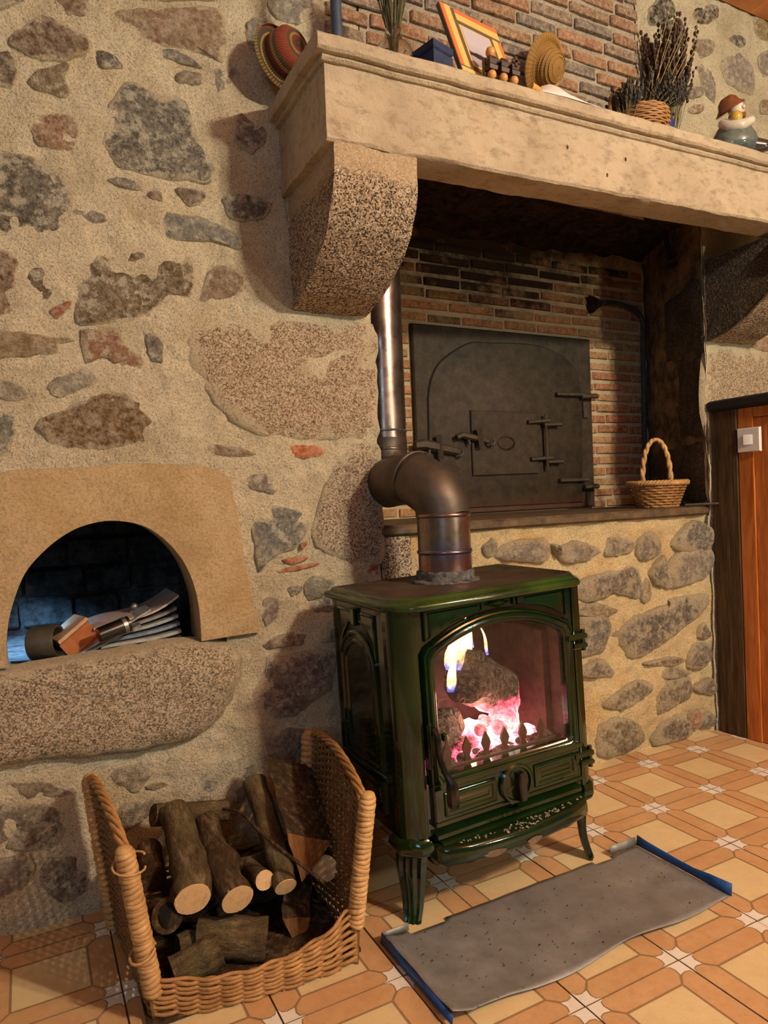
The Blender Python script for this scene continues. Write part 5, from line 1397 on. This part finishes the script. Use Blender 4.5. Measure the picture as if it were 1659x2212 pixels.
for k in range(5):
    a = px2(212+6*k, 1410-6*k); b = px2(392-2*k, 1372-12*k)
    magazine(a.x, zf+.004+k*.011, b.x, zf+.012+k*.020, 1.93+.008*k, -.008, .008, PAPERS[[4, 0, 3, 2, 5][k]], labs[k])
a = px2(205, 1400); b = px2(388, 1290); magazine(a.x, zf+.062, b.x, b.z, 1.96, -.03, .006, PAPERS[1], 'pinkish newspaper folded over and curling up in the niche')
a = px2(170, 1420); b = px2(325, 1318); magazine(a.x, zf+.004, b.x, b.z, 1.94, .0, .005, PAPERS[2], 'thin grey sheaf of papers leaning diagonally in the niche', .14)
a = px2(168, 1422); b = px2(300, 1345); magazine(a.x, zf+.001, b.x, b.z-.004, 1.92, .0, .004, PAPERS[5], 'thin dark leaflet leaning before the sheaf in the niche', .10)
bx = empty('wooden_box', px2(165, 1392, 1.98)); bx.location.z = zf+.045; bx.rotation_euler = (0, -.62, .25)
tag(bx, 'small open orange wooden box tipped over in the niche', 'box')
OW = m_plain('orange_box_wood', C(150, 80, 36), C(190, 112, 56), 18, .6, 0, .2); OWP = m_plain('pale_box_edge', C(176, 140, 104), C(206, 172, 134), 40, .8, 0, .3)
for (a, b, n, mt) in (((-.045, -.03, -.038), (.045, .05, -.030), 'board', OW), ((-.045, .042, -.030), (.045, .05, .030), 'board', OW), ((-.045, -.045, .028), (.045, .05, .038), 'lid', OWP), ((-.045, -.045, -.042), (.045, .05, -.032), 'lid', OWP), ((-.045, -.02, -.03), (.045, .04, .02), 'inner_tray', OW)):
    MB().box(a, b, bev=.002).build(n, mt, bx)
cn = px2(100, 1408, 1.93)
mb = MB().lathe([(.040, -.034), (.043, -.031), (.043, .03), (.041, .034), (.035, .032), (.035, -.03)], 28); mb.build('tin_can', m_plain('dull_olive_tin', C(58, 54, 44), C(84, 78, 64), 16, .5, .3, .1))
can = bpy.data.objects['tin_can']; can.location = (cn.x, 1.955, zf+.047); can.rotation_euler = (radians(86), radians(6), radians(66)); tag(can, 'dull olive tin can lying on its side on the niche sill', 'can')
tc = px2(250, 1382, 1.97); mb = MB().tube([(-.05, 0, 0), (.03, 0, 0)], .021, 18, 0).tube([(.012, 0, 0), (.022, 0, 0)], .0225, 18, 1)
t_ = mb.build('black_torch', [BLACKG, m_plain('steel_band', C(120, 116, 108), C(170, 166, 156), 20, .3, .8, 0)]); t_.location = (tc.x, 1.905, tc.z); t_.location.z = zf+.07; t_.rotation_euler = (0, -.25, .2); tag(t_, 'black cylindrical torch with steel band lying among the papers', 'torch')
a = px2(235, 1390, 2.06); b = px2(290, 1310, 2.06); mb = MB().tube([a, b], .0028, 6).ball(tuple(b), .011, 12)
tag(mb.build('rod_with_knob', m_plain('steel_rod', C(110, 104, 92), C(170, 160, 140), 30, .35, .7, 0)), 'thin steel rod with small round knob leaning in the niche', 'rod')

# ------------------------------------------------------------------ small wicker basket on the hearth ledge
bc = Vector((2.355, 2.04, .918)); bk = empty('egg_basket', bc); tag(bk, 'small round wicker basket with tall hoop handle on the hearth ledge', 'basket')
mb = MB(); rws = 9
for k in range(rws):
    t = k/(rws-1); r = .078+.034*t; z = .006+.090*t
    mb.tube([((r+.0035*sin(14*a+k*pi))*cos(a), (r+.0035*sin(14*a+k*pi))*sin(a), z) for a in [2*pi*i/84 for i in range(85)]], .0052, 6, cap=False)
for k in range(28):
    a = 2*pi*k/28; mb.tube([(.077*cos(a), .077*sin(a), 0), (.112*cos(a), .112*sin(a), .098)], .003, 5)
stuff(mb.build('woven_bowl', WICKER, bk, sharp=70)); MB().lathe([(.076, 0), (.078, .006)], 30).build('basket_bottom', WICKERD, bk)
mb = MB()
for q in range(3):
    mb.tube([((.116+.005*cos(a*18+q*2.1))*cos(a), (.116+.005*cos(a*18+q*2.1))*sin(a), .102+.006*sin(a*18+q*2.1)) for a in [2*pi*i/150 for i in range(151)]], .0068, 6, cap=False)
mb.build('plaited_rim', WICKERP, bk, sharp=70)
mb = MB(); hx = Vector((cos(-.35), sin(-.35), 0))
for q in range(2):
    mb.tube([hx*(.062*cos(a)*(1+.1*sin(a)))+Vector((.004*cos(a*12+q*pi), .004*sin(a*12+q*pi), .095+.190*sin(a))) for a in [pi*i/40 for i in range(41)]], .0078, 8)
mb.build('handle', WICKERP, bk, sharp=70)

# ------------------------------------------------------------------ things on and above the mantel shelf
def mtop(x): return 2.1055+.023*(x-.655)
# striped woven hat hanging on the wall
hp = at_y(605, 120, 1.80); ht = empty('woven_hat', (hp.x-.005, 1.80, hp.z-.01)); ht.rotation_euler = Vector((.317, -.807, .05)).to_track_quat('Z', 'Y').to_euler(); tag(ht, 'red and yellow striped woven hat hanging on the stone wall by the mantel', 'hat')
def m_stripe():
    t = NT('striped_straw'); v = t.obj(); x, y, z = t.xyz(v)
    r = t.math('SQRT', t.math('ADD', t.math('MULTIPLY', x, x), t.math('MULTIPLY', y, y)))
    f = t.math('FRACT', t.math('ADD', t.math('MULTIPLY', r, 20), t.math('MULTIPLY', z, 16)))
    c = t.ramp(f, [(0, C(168, 74, 44)), (.22, C(196, 160, 84)), (.36, C(74, 70, 54)), (.55, C(150, 52, 38)), (.72, C(186, 150, 82)), (.84, C(96, 84, 54))], 'CONSTANT')
    a = t.math('ARCTAN2', y, x); br = t.math('SINE', t.math('ADD', t.math('MULTIPLY', a, 60), t.math('MULTIPLY', r, 300)))
    c = t.mix(t.ramp(br, [(.3, .5), (.7, 0)]), c, C(70, 46, 30))
    return t.fin(c, .7, 0, t.bump(br, .6, .003))
STRIPE = m_stripe()
R0 = .082
MB().lathe([(R0, .012), (R0+.004, .004), (R0-.004, 0), (.058, .006), (.056, .010)], 40, cap0=False, cap1=False).build('brim', STRIPE, ht, sharp=80)
MB().lathe([(.058, .004), (.060, .03), (.056, .06), (.040, .078), (.001, .083)], 40, cap0=False).build('crown', STRIPE, ht, sharp=80)
# blue-grey pole
pb = at_z(724, 62, 2.11); pl0 = Vector((.745, 1.62, mtop(.745))); 
q = at_y(726, 30, 1.62); mb = MB().tube([(q.x, 1.62, mtop(q.x)), (q.x, 1.62, 3.0)], .0145, 16); tag(mb.build('blue_pole', BLUEPIPE), 'thin blue-grey metal pole rising from the mantel shelf', 'pole')
# vase with dried lavender
q = at_y(850, 78, 1.62); vz = q.z; b0 = mtop(q.x); vs_ = empty('glass_vase', (q.x, 1.62, b0)); H = vz-b0
tag(vs_, 'clear glass bottle vase with a bulbous neck on the mantel shelf', 'vase')
MB().lathe([(.045, 0), (.055, .01), (.058, H*.45), (.050, H*.70), (.024, H*.86), (.017, H*.92), (.024, H+.0), (.024, H+.012), (.018, H+.022), (.015, H+.022), (.019, H+.008), (.013, H*.92), (.020, H*.85), (.045, H*.68), (.053, H*.45), (.05, .014)], 32, cap0=True, cap1=False).build('body', VASEGLASS, vs_, sharp=60)
DRY = m_plain('dry_grey_green_stem', C(82, 78, 52), C(128, 118, 80), 60, .9, 0, 0); DRYD = m_plain('dry_dark_flower', C(44, 40, 36), C(80, 74, 62), 60, .95, 0, .4)
def bunch(root, n, h, spread, base_r, head, seed, stem=.0012, lean=(0, 0), flower=DRYD, hr=.005):
    random.seed(seed); a1 = MB(); a2 = MB()
    for k in range(n):
        a = random.uniform(0, 2*pi); r = base_r*math.sqrt(random.random()); s = spread*math.sqrt(random.random()); hh = h*random.uniform(.7, 1.05)
        p0 = Vector((r*cos(a)*.4, r*sin(a)*.4, 0)); p1 = Vector((r*cos(a), r*sin(a), hh*.35)); p2 = Vector(((r+s)*cos(a)+lean[0]*hh, (r+s)*sin(a)+lean[1]*hh, hh))
        a1.tube([p0, p1, p2], stem, 4)
        for m_ in range(head):
            t = 1-m_*.055; c = p1.lerp(p2, max(0, t)); a2.ball(tuple(c+Vector((random.uniform(-1, 1), random.uniform(-1, 1), 0))*hr*.6), hr*random.uniform(.6, 1.1), 5, sz=1.5)
    stuff(a1.build('stems', DRY, root)); stuff(a2.build('flower_heads', flower, root))
lv = empty('dried_lavender', (q.x, 1.62, b0+.02)); tag(lv, 'sheaf of dried lavender stems standing in the glass vase', 'dried flowers'); bunch(lv, 70, H+.20, .045, .015, 5, 3, .0014)
# blue box
q = at_y(940, 112, 1.56); bl = empty('blue_box', (q.x, 1.55, mtop(q.x))); bl.rotation_euler = (0, 0, .25); tag(bl, 'small dark blue velvet box on the mantel beside the vase', 'box')
NAVY = m_plain('navy_velvet', C(24, 36, 62), C(44, 58, 86), 30, .8, 0, .2); MB().box((-.036, -.02, 0), (.038, .05, .05), bev=.003).build('body', NAVY, bl); MB().box((-.037, -.021, .051), (.039, .051, .076), bev=.004).build('lid', NAVY, bl)
# framed photograph leaning back
fb0 = at_y(1003, 142, 1.535); fb1 = at_y(1137, 180, 1.535); ux = (fb1-fb0); FW = ux.length; th = math.atan2(ux.y, ux.x)
lean_t = at_y(1113, 72, 1.60); 
FW = .225; FRm = empty('photo_frame', (fb0.x+.5*FW*.989, 1.535+.5*FW*.15, mtop(fb0.x+.1)+.001)); FRm.rotation_euler = (radians(-20), 0, radians(8.6)); tag(FRm, 'orange and yellow striped picture frame with a lake photograph leaning on the mantel', 'picture frame')
FH = .275
ORG = m_plain('orange_card', C(222, 112, 60), C(230, 122, 68), 8, .6, 0, 0); YEL = m_plain('yellow_card', C(232, 184, 98), C(238, 192, 108), 8, .6, 0, 0); GRY = m_plain('brown_grey_card', C(96, 84, 66), C(108, 94, 74), 8, .6, 0, 0)
hw = FW/2
MB().box((-hw, 0, 0), (hw, .012, FH), bev=.003).build('backing', GRY, FRm)
def strip(a, b, c, d, mt, n='stripe', y=-.0012): MB().box((a, y, b), (c, .001, d)).build(n, mt, FRm)
s1, s2 = .030, .056
strip(-hw+.002, .048, -hw+s1*.55, FH-.002, ORG); strip(-hw+s1*.55, .048, -hw+s2*.7, FH-.002, YEL)
strip(hw-s1*.55, .002, hw-.002, FH-.055, ORG); strip(hw-s2*.7, .002, hw-s1*.55, FH-.055, YEL)
strip(-hw+s2*.95, FH-s1*.62, hw-.002, FH-.002, ORG); strip(-hw+s2*.95, FH-s2*.8, hw-.002, FH-s1*.62, YEL)
strip(-hw+.002, .002, hw-s2*.95, s1*.6, ORG); strip(-hw+.002, s1*.6, hw-s2*.95, s2*.75, YEL)
strip(-hw+.052, .060, hw-.052, FH-.062, YEL, 'mount', -.002)
def m_photo():
    t = NT('lake_photo'); v = t.obj(); x, y, z = t.xyz(v)
    c = t.ramp(t.n('MapRange', {0: z, 1: .06, 2: .15, 3: 0, 4: 1}).outputs[0], [(0, C(150, 140, 142)), (.5, C(176, 168, 172)), (1, C(200, 192, 196))])
    d = t.math('ABSOLUTE', t.math('SUBTRACT', z, .108)); nz = t.noise(90, 5, .7, t.stretch(v, (1, 1, .1)))
    k = t.math('SUBTRACT', t.math('MULTIPLY', nz, .022), d)
    return t.fin(t.mix(t.ramp(k, [(.0, 0), (.003, 1)]), c, C(44, 38, 48)), .3)
MB().box((-hw+.058, -.003, .066), (hw-.058, .001, FH-.068)).build('photograph', m_photo(), FRm)
# row of carved wooden egg figures
BOX = m_plain('boxwood', C(190, 132, 66), C(220, 164, 92), 16, .35, 0, 0); DKW = m_plain('dark_walnut', C(40, 26, 18), C(76, 48, 30), 30, .4, 0, .1)
for k, (px, py, lab, head) in enumerate([(1062, 150, 'dark carved wooden bird figure with two pale wooden balls, first in the row', True), (1087, 160, 'dark carved wooden bird figure with one pale ball, middle of the row', False), (1110, 168, 'dark carved wooden bird figure with a cross tail at the end of the row', False)]):
    q = at_y(px, py, 1.513); b = mtop(q.x); e = empty('wooden_figure', (q.x, 1.513, b)); tag(e, lab, 'figurine', 'carved wooden figures on the mantel')
    MB().ball((0, 0, .013), .0125, 16).build('ball', BOX, e)
    mb = MB().loft([(-.012, -.010), (.012, -.010), (.014, .012), (-.014, .012)], [(0, .024), (-.002, .034), (.002, .040), (-.002, .050), (.003, .060), (.006, .064)], lambda u, v, h: (u, v, h), cap0=True); mb.box((-.016, .008, .004), (-.008, .02, .06)); mb.build('body', DKW, e, sharp=25)
    if head: MB().ball((-.002, 0, .072), .0135, 16, sz=1.1).build('head_ball', BOX, e)
    if k == 2: MB().box((-.004, -.014, .045), (.004, -.008, .072), bev=.001).box((-.012, -.014, .054), (.012, -.008, .062), bev=.001).build('cross', DKW, e)
# straw hat on the wall, white cloth, cork
q = at_y(1190, 145, 1.80); sh = empty('straw_hat', (q.x-.02, 1.81, q.z)); sh.rotation_euler = Vector((.25, -.83, -.43)).to_track_quat('Z', 'Y').to_euler(); tag(sh, 'small golden straw hat leaning against the chimney brick', 'hat')
MB().lathe([(.095, -.004), (.098, .0), (.096, .004), (.07, .006), (.055, .010)], 44, cap0=True, cap1=False).build('brim', STRAW, sh, sharp=80)
mb = MB().lathe([(.056, .006), (.056, .02), (.050, .045), (.034, .058), (.001, .062)], 44, cap0=False, cap1=False); mb.build('crown', STRAW, sh, sharp=80)
mb = MB()
for i in range(13):
    r = .056+.0032*i; mb.tube([(r*cos(a), r*sin(a), .0095-.0005*i) for a in [2*pi*k/48 for k in range(49)]], .0016, 5, cap=False)
for i in range(6):
    r = [.057, .056, .0545, .050, .042, .030][i]; z = [.012, .022, .034, .046, .054, .0595][i]; mb.tube([(r*cos(a), r*sin(a), z) for a in [2*pi*k/40 for k in range(41)]], .0016, 5, cap=False)
stuff(mb.build('straw_braid', STRAW, sh, sharp=70))
a = at_y(1140, 172, 1.56); b = at_y(1270, 214, 1.56); mb = MB(); vs = []; fs = []
for i in range(25):
    for j in range(9):
        s, t = i/24, j/8; x = a.x+(b.x-a.x)*s; y = 1.508+.16*t; vs.append((x, y, mtop(x)+.003+(.072*sin(pi*min(1, s*1.1))**.6+.006*sin(s*17+t*3))*sin(pi*min(1, t*.93+.01))*(1 if 0 < i < 24 else .1)))
for i in range(24):
    for j in range(8): q_ = i*9+j; fs.append((q_, q_+9, q_+10, q_+1))
cl = mb.add(vs, fs).build('white_cloth', m_plain('white_linen', C(214, 208, 196), C(228, 222, 212), 60, .9, 0, .2), sharp=80); cl.modifiers.new('thick', 'SOLIDIFY').thickness = .002; tag(cl, 'crumpled white cloth lying on the mantel below the straw hat', 'cloth')
q = at_y(1155, 178, 1.512); mb = MB().tube([(0, 0, 0), (.012, 0, -.001), (.03, .004, -.001), (.04, .006, 0)], [.0105, .0095, .0085, .007], 12); ck = mb.build('cork', m_plain('yellow_cork', C(196, 140, 58), C(220, 170, 88), 60, .7, 0, .3)); ck.location = (q.x-.012, 1.513, mtop(q.x)+.0105); tag(ck, 'little yellow wooden cork lying before the white cloth', 'cork')
# cane basket of dried lavender with handle
q = at_y(1393, 228, 1.60); cb_ = empty('flower_basket', (q.x, 1.605, mtop(q.x))); tag(cb_, 'small brown cane basket tipped on the mantel, filled with dried lavender', 'basket')
mb = MB()
for k in range(13):
    t = k/12; r = .052+.020*sin(t*2.2); z = .005+.085*t
    mb.tube([((r+.002*sin(12*a+k*pi))*cos(a)*1.15, (r+.002*sin(12*a+k*pi))*sin(a), z) for a in [2*pi*i/72 for i in range(73)]], .0036, 5, cap=False)
for k in range(24):
    a = 2*pi*k/24; mb.tube([(.052*cos(a)*1.15, .052*sin(a), 0), (.070*cos(a)*1.15, .070*sin(a), .05), (.068*cos(a)*1.15, .068*sin(a), .094)], .0024, 4)
stuff(mb.build('woven_bowl', WICKER, cb_, sharp=70)); MB().lathe([(.05, 0), (.052, .006)], 24, sx=1.15).build('basket_bottom', WICKERD, cb_)
MB().tube([(-.085+.045*cos(a), .02, .085+.075*sin(a)) for a in [pi*i/20-.2 for i in range(24)]], .006, 7).build('handle', WICKERD, cb_)
lb = empty('dried_lavender', (q.x-.01, 1.615, mtop(q.x)+.03)); tag(lb, 'bushy dark dried lavender spilling out of the cane basket', 'dried flowers'); bunch(lb, 150, .15, .095, .05, 8, 5, .0012, (.35, 0), DRYD, .0045)
lb2 = empty('dried_lavender', (q.x-.085, 1.60, mtop(q.x)+.0)); tag(lb2, 'small tuft of dried lavender behind the cane basket handle', 'dried flowers'); bunch(lb2, 36, .15, .035, .025, 7, 6, .0012, (0, 0), DRYD, .0045)
gs = MB(); random.seed(2)
g0 = Vector((q.x+.05, 1.68, mtop(q.x)))
for k, (tx, ty) in enumerate([(1460, -30), (1490, -60), (1505, 10), (1545, -20), (1560, 15), (1475, 60), (1450, 80), (1575, -40)]):
    e = at_y(tx, ty, 1.72); m_ = g0.lerp(e, .5)+Vector((-.01, 0, .01)); gs.tube([g0+Vector((random.uniform(-.02, .02), 0, 0)), m_, e], [.0012, .001, .0007], 4)
g_ = gs.build('grass_stalks', m_plain('pale_straw_stalk', C(168, 138, 84), C(206, 178, 122), 30, .8, 0, 0)); stuff(g_); tag(g_, 'long thin dry grass stalks standing behind the cane basket', 'dried grass')
hb = empty('dried_bouquet', at_y(1440, 150, 1.80)); hb.location.y = 1.80; hb.location.z = mtop(2)+.0
tag(hb, 'dark brown bouquet of dried grasses standing in the chimney corner', 'dried flowers'); bunch(hb, 120, .55, .08, .03, 9, 8, .0011, (.02, 0), m_plain('brown_seed_heads', C(50, 34, 26), C(92, 66, 48), 50, .95, 0, .4), .006)
q = at_y(1453, 250, 1.56); bb_ = empty('blue_box', (q.x, 1.565, mtop(q.x))); tag(bb_, 'narrow bright blue carton standing beside the cane basket', 'box')
ULB = m_plain('ultramarine_card', C(20, 36, 128), C(32, 52, 156), 10, .5, 0, 0); MB().box((-.014, 0, 0), (.014, .05, .072), bev=.002).build('carton', ULB, bb_); MB().box((.006, -.0006, .004), (.013, .004, .070)).build('spine', NAVY, bb_)
# glazed figurine of a seated figure in a brown hat
q = at_y(1590, 290, 1.56); fg = empty('ceramic_figurine', (q.x, 1.57, mtop(q.x))); fg.scale = (1.2, 1.2, 1.3); fg.rotation_euler = (0, 0, radians(-30)); tag(fg, 'glazed ceramic figurine of a seated figure in brown hat and grey-green robe', 'figurine')
GL = lambda n, a, b: m_plain(n, a, b, 22, .15, 0, .05, Coat_Weight=.5)
ROBE = GL('grey_green_glaze', C(60, 76, 76), C(112, 122, 112)); HATG = GL('brown_red_glaze', C(96, 54, 34), C(138, 90, 62)); PALE = GL('pale_glaze', C(186, 176, 156), C(212, 202, 184)); SKIN = GL('cream_glaze', C(206, 180, 150), C(220, 198, 172)); YLW = GL('yellow_glaze', C(176, 150, 56), C(206, 180, 84))
MB().lathe([(.02, 0), (.055, .004), (.062, .022), (.056, .048), (.042, .072), (.030, .088), (.018, .098)], 28, sx=1.1).rough(.004, 22).build('robe', ROBE, fg, sharp=80)
MB().tube([(.03, -.02, .02), (.07, -.03, .012), (.098, -.035, .008)], [.024, .016, .010], 12).build('foot', GL('dark_glaze', C(46, 44, 40), C(70, 66, 58)), fg, sharp=80)
MB().tube([(-.036, -.012, .085), (-.030, -.042, .062), (.005, -.052, .062), (.034, -.036, .078)], [.013, .015, .014, .012], 12).build('sleeve', PALE, fg, sharp=80)
MB().ball((-.012, -.045, .083), .017, 14).build('yellow_bundle', YLW, fg)
MB().ball((.008, -.006, .122), .023, 18).ball((.018, -.026, .120), .006, 8).build('head', SKIN, fg, sharp=80)
MB().tube([(-.02, -.018, .103), (0, -.024, .098), (.024, -.018, .102)], .008, 8).build('scarf', HATG, fg, sharp=80)
mb = MB().lathe([(.040, .0), (.042, .003), (.030, .014), (.026, .026), (.016, .036), (.001, .038)], 24, cap0=True); h_ = mb.build('hat', HATG, fg, sharp=80); h_.location = (-.004, .004, .126); h_.rotation_euler = (.1, -.45, 0)
for s in (-1, 1): MB().ball((.012+.009*s, -.0275, .127), .0022, 6).build('eye', GL('dark_eye', C(20, 16, 14), C(30, 24, 20)), fg)
